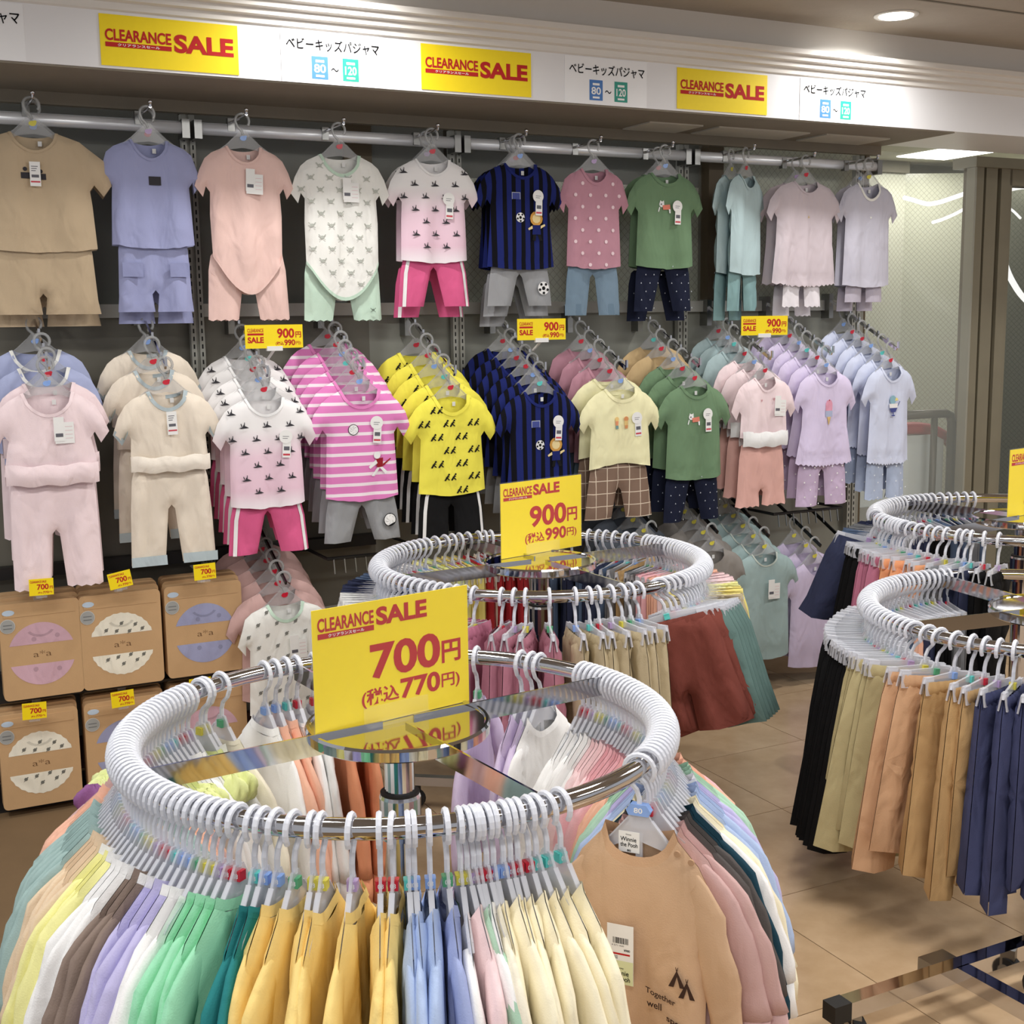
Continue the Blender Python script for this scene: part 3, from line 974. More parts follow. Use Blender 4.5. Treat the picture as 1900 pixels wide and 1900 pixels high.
# ------------------------------------------------------------------ shelving on the wall
SLOT = mat('slot_dark', (22, 22, 22), 0.8)
for s_, lab in ((-1.265, 'slotted steel upright between the two left display bays'), (-0.338, 'slotted steel upright behind the yellow and navy tops'), (0.622, 'slotted steel upright behind the green top'), (1.50, 'slotted steel upright at the right end of the hanging bars')):
    u = on_wall(thing('slotted_upright', lab, 'upright'), s_, 0, 0)
    m = MB()
    m.box((-0.0135, -0.034, 1.04), (0.017, 0.024, 2.07)); m.box((0.0135, -0.034, 1.04), (0.017, 0.024, 2.07))
    m.box((0, -0.026, 1.04), (0.012, 0.016, 2.07))
    m.build('channel', noisy('upright_paint', (172, 172, 164), 0.4), u)
    m = MB()
    for sx in (-0.0135, 0.0135):
        for k in range(74):
            m.box((sx, -0.0462, 0.20 + k * 0.025), (0.0045, 0.0012, 0.014))
    sl = m.build('slots', SLOT, u); sl['kind'] = 'stuff'
for a, b, lab in ((-2.2, -1.285, 'bright flat hanging bar over the beige and blue outfits'), (-1.247, -0.356, 'bright flat hanging bar over the pink and crab print bodysuits'), (-0.320, 0.602, 'bright flat hanging bar over the navy striped outfit'), (0.642, 1.55, 'bright flat hanging bar over the pale outfits at the right end')):
    h = on_wall(thing('hanging_bar', lab, 'hanging bar'), 0, 0, 0)
    m = MB(); m.tube([(a, -0.094, 2.027), ((a + b) / 2, -0.094, 2.027), (b, -0.094, 2.027)], [(0.019, 0.012)] * 3, 16); m.build('bar', ALU, h, True)
    for c in (a, b):
        m = MB(); wbox(m, c - 0.012, c + 0.012, 0.045, 0.108, 1.995, 2.052); m.build('bracket', STEEL, h)
# the long shelf rails behind the boxes
for zc, lab in ((0.668, 'black shelf rail above the upper row of kraft boxes'), (0.335, 'black shelf rail between the two rows of kraft boxes')):
    h = on_wall(thing('shelf_rail', lab, 'shelf'), 0, 0, 0)
    m = MB(); wbox(m, -2.3, -0.68, 0.02, 0.06, zc - 0.02, zc + 0.018); m.build('rail', BLACKM, h)
    m = MB(); wbox(m, -2.3, -1.22, 0.06, 0.30, zc - 0.342, zc - 0.334); m.build('shelf', BLACKM, h)

# ------------------------------------------------------------------ cards and signs


def clearance(mb, x0, x1, z0, z1, y, fr):
    """fr: CLEARANCE box, bar box, SALE box as fractions of the card"""
    X = lambda f: x0 + (x1 - x0) * f
    Z = lambda f: z0 + (z1 - z0) * f
    a, b, c = fr
    letters(mb, 'CLEARANCE', X(a[0]), X(a[1]), Z(a[2]), Z(a[3]), y, 0, 0.028)
    rect(mb, X(b[0]), X(b[1]), Z(b[2]), Z(b[3]), y, 0)
    w = X(b[1]) - X(b[0]); h = Z(b[3]) - Z(b[2])
    letters(mb, '\u30af\u30ea\u30a2\u30e9\u30f3\u30b9\u30bb\u30fc\u30eb', X(b[0]) + w * 0.18, X(b[0]) + w * 0.82, Z(b[2]) + h * 0.2, Z(b[2]) + h * 0.8, y - 0.0004, 1, 0.02)
    letters(mb, 'SALE', X(c[0]), X(c[1]), Z(c[2]), Z(c[3]), y, 0, 0.04)


def price(mb, x0, x1, z0, z1, y, big, tax, fr):
    X = lambda f: x0 + (x1 - x0) * f
    Z = lambda f: z0 + (z1 - z0) * f
    for body, bold, b in ((big, 0.03, fr[0]), ('\u5186', 0.025, fr[1]), ('(\u7a0e\u8fbc', 0.02, fr[2]), (tax, 0.03, fr[3]), ('\u5186)', 0.015, fr[4])):
        letters(mb, body, X(b[0]), X(b[1]), Z(b[2]), Z(b[3]), y, 0, bold)


for s0, s1, lab in ((-1.597, -1.219, 'yellow clearance sale banner at the left end of the fascia'), (-0.656, -0.279, 'yellow clearance sale banner in the middle of the fascia'), (0.277, 0.655, 'yellow clearance sale banner at the right of the fascia')):
    b = on_wall(thing('sale_banner', lab, 'banner'), (s0 + s1) / 2, 0.5, 2.187)
    w, h = s1 - s0, 0.134
    m = MB(); m.box((0, -0.0015, 0), (w, 0.002, h)); m.build('card', YELLOW, b)
    m = MB()
    clearance(m, -w / 2, w / 2, -h / 2, h / 2, -0.0034, ((0.035, 0.505, 0.49, 0.72), (0.035, 0.505, 0.37, 0.46), (0.525, 0.965, 0.35, 0.72)))
    m.build('lettering', [REDP, WHITEP], b)
KANA = '\u30d9\u30d3\u30fc\u30ad\u30c3\u30ba\u30d1\u30b8\u30e3\u30de'
BLUEB, TEALB = mat('blue_box_print', (66, 120, 190), 0.4), mat('teal_box_print', (38, 150, 132), 0.4)
for sc, lab in ((-1.945, 'white category card with 120 at the left edge of the fascia'), (-0.938, 'white category card between the left and middle yellow banners'), (0.0, 'white category card between the middle and right yellow banners'), (0.957, 'white category card right of the last yellow banner')):
    b = on_wall(thing('category_card', lab, 'sign'), sc, 0.5, 2.186)
    m = MB(); m.box((0, -0.0012, 0), (0.312, 0.0016, 0.146)); m.build('card', GLOSSW, b)
    m = MB(); letters(m, KANA, -0.140, 0.146, 0.019, 0.053, -0.0036, 0, 0.010)
    letters(m, '\uff5e', -0.006, 0.018, -0.036, -0.026, -0.0026, 0, 0.01); m.build('lettering', BLACKP, b)
    for x, k, num in ((-0.041, BLUEB, '80'), (0.054, TEALB, '120')):
        m = MB(); rect(m, x - 0.024, x + 0.026, -0.060, 0.004, -0.0026, 0); bx_ = m.build('size_box', k, b)
        m = MB(); letters(m, num, x - 0.017, x + 0.019, -0.042, -0.018, -0.0032, 0, 0.02)
        rect(m, x - 0.012, x + 0.014, -0.013, -0.006, -0.0032, 0); rect(m, x - 0.012, x + 0.014, -0.054, -0.048, -0.0032, 0); m.build('size_number', WHITEP, bx_)

SMALL_FR = ((0.55, 0.85, 0.42, 0.84), (0.87, 0.97, 0.44, 0.70), (0.52, 0.66, 0.10, 0.28), (0.67, 0.86, 0.10, 0.36), (0.87, 0.96, 0.12, 0.28))
for sc, zc, rz, lab in ((-1.125, 1.382, 0.10, 'small yellow 900 yen card over the white dinosaur tops'), (-0.208, 1.390, 0.02, 'small yellow 900 yen card over the navy striped tops'), (0.721, 1.390, -0.22, 'small yellow 900 yen card over the pale pink tops')):
    b = on_wall(thing('price_card', lab, 'price card', group='900 yen cards on the wall arms'), sc, 0.425, zc, rz)
    m = MB(); m.box((0, 0, 0), (0.185, 0.0016, 0.070)); m.build('card', YELLOW, b)
    m = MB(); x0, x1, z0, z1 = -0.0925, 0.0925, -0.035, 0.035
    letters(m, 'CLEARANCE', -0.085, -0.034, 0.013, 0.024, -0.0012, 0, 0.02); rect(m, -0.085, -0.034, 0.004, 0.010, -0.0012, 0)
    letters(m, 'SALE', -0.085, -0.034, -0.019, -0.001, -0.0012, 0, 0.04)
    price(m, x0, x1, z0, z1, -0.0012, '900', '990', SMALL_FR); m.build('lettering', REDP, b)
    m = MB(); m.box((0, 0.002, -0.036), (0.050, 0.010, 0.014)); m.bar((0, 0.004, -0.04), (0, 0.06, -0.07), 0.006, 0.006); m.build('card_holder', mat('white_clip', (236, 236, 234), 0.3), b)
MINI = MB(); MINI.box((0, 0, 0), (0.066, 0.0014, 0.048)); MINI_C = MINI.mesh('card', YELLOW)
MINI = MB()
letters(MINI, 'CLEARANCE SALE', -0.030, 0.014, 0.0125, 0.019, -0.0010, 0, 0.03)
price(MINI, -0.033, 0.033, -0.024, 0.024, -0.0010, '700', '770', ((0.32, 0.80, 0.34, 0.68), (0.84, 0.97, 0.36, 0.54), (0.36, 0.54, 0.10, 0.22), (0.56, 0.80, 0.10, 0.24), (0.82, 0.94, 0.11, 0.22)))
MINI_L = MINI.mesh('lettering', REDP)
MINI = MB(); MINI.box((0, 0.003, -0.026), (0.030, 0.005, 0.012)); MINI.bar((0, 0.004, -0.02), (0, 0.18, -0.012), 0.010, 0.003); MINI_H = MINI.mesh('card_holder', CLEAR)
for sc, zc, ry, lab in ((-1.835, 0.687, 0.02, 'small yellow 700 yen tag above the pink window box'), (-1.617, 0.685, -0.16, 'small yellow 700 yen tag tilted above the floral window box'), (-1.369, 0.684, -0.03, 'small yellow 700 yen tag above the lavender window box'),
                        (-1.877, 0.328, 0.03, 'small yellow 700 yen tag below the pink window box'), (-1.630, 0.327, -0.04, 'small yellow 700 yen tag below the floral window box'), (-1.400, 0.333, 0.0, 'small yellow 700 yen tag below the lavender window box')):
    b = on_wall(thing('price_tag', lab, 'price tag', group='700 yen tags over the kraft boxes'), sc, 0.425, zc)
    b.rotation_euler.y = ry
    link('card', MINI_C, b); link('lettering', MINI_L, b); link('card_holder', MINI_H, b)


def stand_sign(loc, rz, big, tax, label, w=0.312, h=0.212):
    b = thing('price_sign', label, 'price sign', loc, rz)
    m = MB(); m.box((0, 0, h / 2), (w, 0.0022, h)); m.build('card', YELLOW, b)
    m = MB()
    clearance(m, -w / 2, w / 2, 0, h, -0.0016, ((0.030, 0.375, 0.820, 0.930), (0.030, 0.375, 0.765, 0.808), (0.390, 0.720, 0.795, 0.945)))
    price(m, -w / 2, w / 2, 0, h, -0.0016, big, tax, ((0.345, 0.805, 0.360, 0.650), (0.815, 0.945, 0.375, 0.565), (0.285, 0.525, 0.135, 0.290), (0.535, 0.800, 0.150, 0.320), (0.810, 0.935, 0.150, 0.285)))
    m.build('lettering', [REDP, WHITEP], b)
    m = MB()
    m.box((0, 0, 0.002), (0.130, 0.050, 0.004)); m.box((0, -0.0042, 0.016), (0.130, 0.0022, 0.030)); m.box((0, 0.0042, 0.016), (0.130, 0.0022, 0.030))
    m.box((0, 0, h / 2 + 0.001), (w + 0.004, 0.0044, h + 0.004))
    m.build('acrylic_holder', ACRYL, b)
    return b

# ------------------------------------------------------------------ round racks
R = 0.45


def round_rack(c, h, label, spokes=33, legs=True, base=None):
    k = thing('round_rack', label, 'clothes rack', (c[0], c[1], 0))
    m = MB(); m.tube([(R * math.cos(2 * PI * i / 96), R * math.sin(2 * PI * i / 96), h) for i in range(96)], 0.0155, 12, closed=True)
    m.build('ring_rail', CHROME, k, True)
    for q in range(4):
        a = math.radians(spokes + 90 * q)
        m = MB(); m.bar((0.03 * math.cos(a), 0.03 * math.sin(a), h - 0.006), (0.437 * math.cos(a), 0.437 * math.sin(a), h - 0.006), 0.004, 0.036)
        m.build('spoke', CHROME, k)
    m = MB(); m.lathe([(0.0, h - 0.016), (0.150, h - 0.016), (0.157, h - 0.012), (0.158, h + 0.004), (0.155, h + 0.0085), (0.150, h + 0.0085), (0.148, h + 0.005), (0.0, h + 0.005)], 64)
    pl_ = m.build('top_plate', CHROME, k)
    m = MB(); m.lathe([(0.026, 0.10), (0.026, h - 0.015)], 24); m.build('post', CHROME, k, False)
    m = MB(); m.lathe([(0.030, h - 0.20), (0.036, h - 0.20), (0.036, h - 0.128), (0.034, h - 0.122), (0.027, h - 0.122)], 24); m.build('collar', CHROME, k)
    m = MB(); m.lathe([(0.0265, h - 0.124), (0.034, h - 0.124), (0.034, h - 0.118), (0.0265, h - 0.118)], 24); m.build('gasket', DARKRUB, k)
    for q in range(4 if legs else 0):
        a = math.radians(spokes + 45 + 90 * q)
        d = Vector((math.cos(a), math.sin(a), 0))
        m = MB(); m.bar(d * 0.02 + Vector((0, 0, 0.10)), d * 0.40 + Vector((0, 0, 0.085)), 0.026, 0.026)
        lg = m.build('leg', CHROME, k)
        m = MB(); p = d * 0.385
        m.tube([p + Vector((-d.y * 0.010, d.x * 0.010, 0.028)), p + Vector((d.y * 0.010, -d.x * 0.010, 0.028))], 0.028, 16)
        m.bar(p + Vector((0, 0, 0.03)), p + Vector((0, 0, 0.082)), 0.03, 0.012); m.build('caster', DARKRUB, lg)
    return k


RACKS = {'front': ((-0.1994, 2.0875), EYE - 0.680), 'middle': ((0.0770, 3.4770), EYE - 0.668), 'right': ((1.3514, 3.0856), EYE - 0.7315), 'far right': ((1.6067, 3.9248), EYE - 0.633)}
round_rack(*RACKS['front'], 'nearest chrome round rack, full of baby sweatshirts')
round_rack(*RACKS['middle'], 'chrome round rack with the 900 yen sign, hung with shorts', 30)
rk = round_rack(*RACKS['right'], 'chrome round rack at the right edge, hung with beige trousers', 20, False)
round_rack(*RACKS['far right'], 'farthest chrome round rack at right, with the 500 yen sign', 35)
c3 = Vector((RACKS['right'][0][0], RACKS['right'][0][1], 0))
A0, A1, AX, B1 = Vector((0.612, 2.288, 0.085)) - c3, Vector((1.75, 2.875, 0.085)) - c3, Vector((0.91, 2.426, 0.085)) - c3, Vector((1.45, 1.45, 0.085)) - c3
for p, q in ((A0, A1), (AX, B1), (Vector((0, 0, 0.085)), (A0 + A1) / 2)):
    m = MB(); m.bar(p, q, 0.034, 0.034); lg = m.build('base_bar', CHROME, rk)
    if p is A0:
        m = MB(); m.bar(p - (q - p).normalized() * 0.012, p + (q - p).normalized() * 0.03, 0.036, 0.037); m.build('end_cap', DARKRUB, lg)
m = MB(); m.box(tuple(AX + Vector((-0.035, 0.035, 0.0))), (0.07, 0.05, 0.030), 0, Matrix.Rotation(0.48, 3, 'Z')); m.build('bracket', STEEL, rk)
for p in (Vector((1.085, 2.47, 0.03)) - c3, A0 + Vector((0.05, 0.03, -0.055)), B1 + Vector((-0.03, 0.05, -0.055)), A1 + Vector((-0.05, -0.03, -0.055))):
    m = MB(); p = Vector((p.x, p.y, 0.030))
    m.tube([p + Vector((-0.012, -0.004, 0)), p + Vector((0.012, 0.004, 0))], 0.030, 16)
    m.tube([p + Vector((-0.0135, -0.0045, 0)), p + Vector((0.0135, 0.0045, 0))], 0.016, 12, 1); m.bar(p, p + Vector((0, 0, 0.05)), 0.02, 0.03, 1); m.build('caster', [DARKRUB, STEEL], rk)

hp = {k: v[1] + 0.006 for k, v in RACKS.items()}
stand_sign((-0.205, 2.105, hp['front']), math.radians(38), '700', '770', 'large yellow 700 yen clearance sign on the nearest round rack')
stand_sign((0.086, 3.60, hp['middle']), math.radians(41), '900', '990', 'yellow 900 yen clearance sign on the middle round rack')
stand_sign((1.41, 3.12, hp['right']), math.radians(38), '500', '550', 'yellow clearance sign cut off by the right edge, on the nearer right rack')
stand_sign((1.662, 3.985, hp['far right']), math.radians(38), '500', '550', 'yellow 500 yen clearance sign on the far right rack')

# ------------------------------------------------------------------ clothes on the round racks
ZR = -0.110


def sweat_body(seed, w=0.108, L=0.35, nw=0.056, nd=0.040, T=0.011, fold=0.006, collar=0.016):
    right = [(w * 0.99, ZR - L * 0.62), (w, ZR - 0.17), (w * 0.99, ZR - 0.11), (w * 0.97, ZR - 0.060), (w * 0.86, ZR - 0.036), (nw, ZR)]
    hem = [(-w * 0.97 + 2 * w * 0.97 * i / 8, ZR - L - 0.004 * math.sin(PI * i / 8)) for i in range(9)]
    mb = MB()
    for back, dep in ((False, nd), (True, 0.012)):
        nk = arc(nw, -nw, ZR, dep, 10)[1:]
        pts = hem + right + nk[:-1] + [(-x, z) for x, z in reversed(right)]
        hard = set(range(8)) | set(range(len(hem) + len(right) - 1, len(hem) + len(right) - 1 + len(nk)))
        sh = Sheet(pts, hard, T, 0.024, fold, ZR, L, seed + back, [(-w, ZR - L + 0.022, w, ZR - L + 0.022)])
        fill(mb, pts, sh, 0, back, 0.019)
        full = [(nw, ZR)] + nk
        d = sh.depth(full)
        k = len(full)
        sg = 1 if back else -1
        up = [(x * 0.90, z + collar * (0.9 if back else 0.75)) for x, z in full]
        V = [(x, sg * float(a), z) for (x, z), a in zip(full, d)] + [(x, sg * float(a) * 0.75, z) for (x, z), a in zip(up, d)]
        F = [(i, i + 1, i + k + 1, i + k) for i in range(k - 1)]
        mb.add(V, F if back else [tuple(reversed(f)) for f in F], 1)
    return mb, sh


def sleeve(seed, sx, w=0.108, spread=0.036, ln=0.29, r0=0.036):
    r = random.Random(seed * 13 + (1 if sx > 0 else 2))
    n = 13
    P, rr = [], []
    for i in range(n + 1):
        u = i / n
        x = w * 0.62 + (w * 0.40 + spread) * (1 - (1 - u) ** 1.7)
        z = ZR - 0.040 - (ln + 0.01) * (u ** 1.25)
        P.append((x * sx, 0.004 * math.sin(5 * u + seed), z))
        wr = 1 + 0.10 * math.sin(u * 19 + seed) * (0.4 + u) + r.uniform(-0.05, 0.05)
        a = (r0 * (1 - 0.36 * u)) * (0.36 + 0.64 * min(1, u * 3.2)) * wr
        b = (0.0065 + 0.0075 * min(1, u * 2.2)) * (1 + r.uniform(-0.1, 0.1))
        if i == n - 1:
            a *= 0.86
        if i == n:
            a *= 0.84
        rr.append((a, b))
    mb = MB()
    mb.tube(P[:-2], rr[:-2], 12, 0)
    mb.tube(P[-3:], [(rr[-3][0] * 0.86, rr[-3][1]), rr[-2], rr[-1]], 12, 1)
    return mb


SW_BODY, SW_SL, SW_SR = [], [], []
for v in range(5):
    L_ = 0.35 + 0.02 * (v % 3 - 1)
    SW_BODY.append(sweat_body(20 + v, L=L_)[0].mesh('sweatshirt', [WHITEP, WHITEP], True))
    SW_SL.append(sleeve(30 + v, -1, spread=0.050 + 0.012 * (v % 3)).mesh('sleeve', [WHITEP, WHITEP], True))
    SW_SR.append(sleeve(40 + v, 1, spread=0.050 + 0.012 * ((v + 1) % 3)).mesh('sleeve', [WHITEP, WHITEP], True))
TH_BODY = [sweat_body(70 + v, w=0.106, L=0.31, T=0.0055, fold=0.004, collar=0.008)[0].mesh('baby_top', [WHITEP, WHITEP], True) for v in range(3)]


def frill_mesh(seed, sx):
    """a gathered ruffle cap at the shoulder"""
    mb = MB()
    n, k = 26, 11
    V = []
    for j in range(k + 1):
        ph = PI * j / k
        for i in range(n):
            a = 2 * PI * i / n
            r = 0.034 * (1 + 0.16 * math.sin(4 * a + seed + 2 * ph) * math.sin(ph) + 0.10 * math.sin(7 * a - 3 * ph + seed))
            V.append((sx * (0.100 + r * math.sin(ph) * math.cos(a)), 0.40 * r * math.sin(ph) * math.sin(a), ZR - 0.052 + 0.9 * r * math.cos(ph)))
    F = []
    for j in range(k):
        for i in range(n):
            f = (j * n + i, j * n + (i + 1) % n, (j + 1) * n + (i + 1) % n, (j + 1) * n + i)
            F.append(f if sx < 0 else tuple(reversed(f)))
    mb.add(V, F, 0)
    return mb.mesh('frill', [WHITEP], True)


FRILL = [(frill_mesh(3, 1), frill_mesh(4, -1)), (frill_mesh(5, 1), frill_mesh(6, -1))]


def recolour(o, mats):
    for i, m in enumerate(mats):
        o.material_slots[i].link = 'OBJECT'
        o.material_slots[i].material = m


RGB = {'mint green': (150, 228, 182), 'teal': (34, 134, 136), 'mustard yellow': (250, 214, 122), 'light blue': (172, 194, 234), 'periwinkle blue': (156, 170, 220),
       'white': (245, 244, 242), 'pale pink': (245, 212, 214), 'cream': (250, 236, 202), 'tan': (216, 174, 134), 'dusty pink': (208, 166, 162), 'charcoal grey': (88, 82, 80),
       'dark teal': (26, 66, 84), 'pale yellow': (242, 238, 152), 'taupe brown': (142, 122, 110), 'lavender': (192, 186, 232), 'sage blue': (156, 186, 182),
       'peach': (246, 184, 154), 'lime frilled': (228, 236, 156), 'purple frilled': (152, 92, 152), 'orange': (226, 142, 98), 'pale lilac': (208, 190, 224), 'pink': (240, 178, 186),
       'beige': (232, 204, 168), 'ivory': (240, 232, 208), 'pale mint': (170, 212, 184), 'grey white': (222, 222, 220),
       'mauve': (188, 108, 136), 'khaki': (188, 171, 134), 'brick red': (126, 60, 50), 'sea green': (92, 122, 117), 'navy': (48, 54, 84), 'black': (14, 14, 16),
       'red': (190, 40, 48), 'denim': (84, 104, 136), 'apricot': (240, 160, 108), 'grey': (128, 130, 134), 'olive beige': (178, 164, 116), 'terracotta beige': (206, 158, 116), 'slate navy': (66, 72, 112),
       'wine': (104, 44, 52), 'yellow': (240, 222, 120), 'plum': (174, 108, 126), 'gold brown': (190, 150, 96)}
ORD = lambda n: '%d%s' % (n, 'th' if 10 <= n % 100 <= 20 else {1: 'st', 2: 'nd', 3: 'rd'}.get(n % 10, 'th'))
MK = ['red', 'aqua', 'blue', 'green', 'yellow', 'mauve']


def ring_place(o, rack, th, jit=0.0, dz=0.0, lean=0.0):
    c, h = RACKS[rack]
    a = math.radians(th)
    o.location = (c[0] + R * math.cos(a), c[1] + R * math.sin(a), h + dz)
    o.rotation_euler = (0, -lean, a + jit)


def sweatshirt(colour, v, label, group, trim=None):
    frilly = 'frilled' in colour
    thin = frilly or colour in ('white', 'grey white', 'pale lilac', 'ivory') and v % 3 == 1
    m = cloth(RGB[colour])
    t = cloth(RGB[trim]) if trim else m
    if thin:
        o = link('baby_top', TH_BODY[v % 3]); recolour(o, [m, t])
        if frilly:
            for me in FRILL[v % 2]:
                f = link('frill', me, o); recolour(f, [m])
        else:
            for me in (SW_SL, SW_SR):
                f = link('sleeve', me[v % 5], o); recolour(f, [m, t])
    else:
        o = link('sweatshirt', SW_BODY[v % 5]); recolour(o, [m, t])
        for me in (SW_SL, SW_SR):
            f = link('sleeve', me[v % 5], o); recolour(f, [m, t])
    return tag(o, label, 'sweatshirt' if not thin else 'baby top', group)


def runs(items):
    """number the alike neighbours along a rail"""
    out, i = [], 0
    while i < len(items):
        j = i
        while j < len(items) and items[j][1] == items[i][1]:
            j += 1
        for k in range(i, j):
            out.append((k - i + 1, j - i))
        i = j
    return out


def spread(a, b, spec):
    """hang runs of colours between two angles: spec = [(colour, count)]"""
    n = sum(k for _, k in spec)
    out, i = [], 0
    for colour, k in spec:
        for _ in range(k):
            out.append((a + (b - a) * (i + 0.5) / n, colour)); i += 1
    return out


def side(th):
    th %= 360
    for lim, nm in ((25, 'right curve'), (65, 'back right curve'), (115, 'back'), (155, 'back left curve'), (205, 'left curve'), (245, 'front left curve'), (295, 'front'), (335, 'front right curve'), (361, 'right curve')):
        if th < lim:
            return nm


def no_repeat(items):
    """where one colour comes back on the same side of a rail, count on"""
    seen, out = {}, []
    for th, colour in items:
        k = (colour, side(th))
        seen[k] = seen.get(k, 0) + 1
        out.append(seen[k])
    return out, seen


front = [(-111.4, 'teal'), (-109.4, 'teal')]
front += list(zip((-106.9, -103.6, -100.2, -98.5, -93.2, -88.3, -86.1), ['mustard yellow'] * 7))
front += list(zip((-83.4, -82.4, -79.7), ['light blue'] * 3)) + [(-76.7, 'periwinkle blue'), (-74.3, 'white'), (-73.1, 'pale pink'), (-71.9, 'pale mint'), (-70.9, 'white'), (-69.5, 'ivory')]
front += list(zip((-68.2, -66.3, -64.9, -63.5, -61.3, -59.7, -57.4, -54.3), ['cream'] * 8))
left = spread(-113.6, -206, [('mint green', 4), ('white', 2), ('lavender', 3), ('taupe brown', 3), ('white', 3), ('pale yellow', 3), ('beige', 4), ('sage blue', 8), ('peach', 4), ('dusty pink', 3), ('peach', 1), ('purple frilled', 1), ('lime frilled', 3), ('white', 5), ('lime frilled', 1)])
back = [(150.4, 'lime frilled'), (148.9, 'grey white'), (143.6, 'ivory'), (130.7, 'white'), (127.7, 'peach'), (124.7, 'peach'), (121.8, 'white'), (117.4, 'grey white'), (110, 'orange'), (104, 'orange'), (97, 'pale pink'), (74.2, 'pale lilac'), (61.8, 'pale lilac'), (58.7, 'pale lilac'), (56.2, 'white')]
right = spread(43.5, -27.0, [('white', 6), ('pale pink', 4), ('pink', 6), ('peach', 4), ('pale mint', 3), ('lavender', 3), ('light blue', 3), ('cream', 2), ('white', 1), ('dark teal', 2), ('charcoal grey', 2), ('dusty pink', 2)])
items = left[::-1] + front
ring1 = front[::-1][::-1]
allitems = [(t, c) for t, c in right] + [(t, c) for t, c in back] + left[::-1] + front
allitems.sort(key=lambda q: -((q[0] + 54.2) % 360))
nth, tot = no_repeat(allitems)
for i, ((th, colour), k) in enumerate(zip(allitems, nth)):
    n = tot[(colour, side(th))]
    which = 'only' if n == 1 else ORD(k) + ' of %d' % n
    where = '%s of the nearest rack' % side(th)
    dense = not (-112 < th < -50)
    g = sweatshirt(colour, i * 7 % 11, '%s %s baby top%s, %s' % (which, colour, '' if n == 1 else 's', where), 'baby tops on the nearest round rack',
                   'white' if colour in ('taupe brown', 'lavender', 'pale yellow') and k % 2 else None)
    jit = random.uniform(-0.10, 0.10) if not dense else random.uniform(-0.03, 0.03)
    dz = random.uniform(-0.004, 0.004)
    lean = 0.05 if dense else 0.0
    ring_place(g, 'front', th, jit, dz, lean)
    h = hanger('shirt', (0, 0, 0), 0, 'frosted hanger of the %s %s top, %s' % (ORD(k) if n > 1 else 'only', colour, where), 'frosted hangers on the nearest round rack', MK[(i * 5 + i // 3) % 6] if not (-69 < th < -54) else ('red' if -66 < th < -60 else 'aqua' if th > -60 else 'blue'), digits=(-120 < th < -50))
    ring_place(h, 'front', th, jit, 0, lean)

# the tan sweatshirt that faces the aisle
TAN = cloth((214, 174, 136))
mb, sh = sweat_body(5, w=0.110, L=0.37, nw=0.062, nd=0.046, T=0.014, fold=0.006, collar=0.020)
pooh = link('sweatshirt', mb.mesh('sweatshirt', [TAN, cloth((206, 162, 122))], True))
tag(pooh, 'tan sweatshirt with tent print, facing the aisle on the nearest rack', 'sweatshirt', 'baby tops on the nearest round rack')
for sx in (1, -1):
    sleeve(3, sx, w=0.110, spread=0.034, ln=0.32, r0=0.040).build('sleeve', [TAN, TAN], pooh, True)
BROWN = mat('brown_embroidery', (58, 34, 22), 0.8)
fr_ = Sheet([(-0.11, ZR - 0.37), (0.11, ZR - 0.37), (0.11, ZR - 0.03), (-0.11, ZR - 0.03)], (0, 2), 0.014, 0.04, 0.006, ZR, 0.37, 6)


def fy(P):
    return sh.depth(P)


pm = MB()
body_sheet = sweat_front = None
for cx, cz, s in ((0.068, ZR - 0.212, 0.014), (0.084, ZR - 0.228, 0.014)):
    pm = MB()
    for pts in ([(-0.95, -1.0), (-0.35, -1.0), (0.02, 0.25), (0.0, 1.0)], [(0.0, 1.0), (0.02, 0.25), (0.35, -1.0), (0.95, -1.0)], [(-0.08, 0.9), (-0.16, 1.35), (-0.10, 1.38), (0.02, 0.95)], [(0.08, 0.9), (0.16, 1.35), (0.10, 1.38), (-0.02, 0.95)]):
        pm.add([(cx + a * s, -0.0225, cz + b * s) for a, b in pts], [(0, 1, 2, 3)], 0)
    pm.build('tent_print', BROWN, pooh)
pm = MB()
for word, x0, x1, z0, rot in (('Together', 0.018, 0.066, ZR - 0.246, -0.30), ('well', 0.020, 0.044, ZR - 0.266, -0.16), ('spent', 0.052, 0.086, ZR - 0.287, -0.40)):
    V, F = glyphs(word, 0.02)
    hgt = 0.0125 if word == 'Together' else 0.0115
    pm.add([(x0 + a * (x1 - x0), -0.0225, z0 + b * hgt + (a * (x1 - x0)) * math.tan(rot)) for a, b in V], F, 0)
pm.build('lettering', BROWN, pooh)
# simple outlined backpack drawings
for cx, cz, rx, rz_ in ():
    pm = MB()
    for k in range(20):
        a, b = 2 * PI * k / 20, 2 * PI * (k + 1) / 20
        pm.add([(cx + rx * q * math.cos(t_), -0.0225, cz + rz_ * q * math.sin(t_)) for t_, q in ((a, 0.93), (a, 1.06), (b, 1.06), (b, 0.93))], [(0, 1, 2, 3)], 0)
    for zz in (-0.25, 0.3):
        pm.box((cx, -0.0225, cz + zz * rz_), (rx * 1.7, 0.0004, 0.0016))
    pm.build('backpack_print', BROWN, pooh)
nl = MB(); nl.box((-0.016, -0.002, ZR - 0.012), (0.034, 0.0008, 0.034)); nlo = nl.build('neck_label', PAPER, pooh)
nl = MB(); letters(nl, 'Winnie', -0.030, -0.004, ZR - 0.011, ZR - 0.004, -0.0028, 0, 0.01); letters(nl, 'the Pooh', -0.030, -0.002, ZR - 0.020, ZR - 0.013, -0.0028, 0, 0.01)
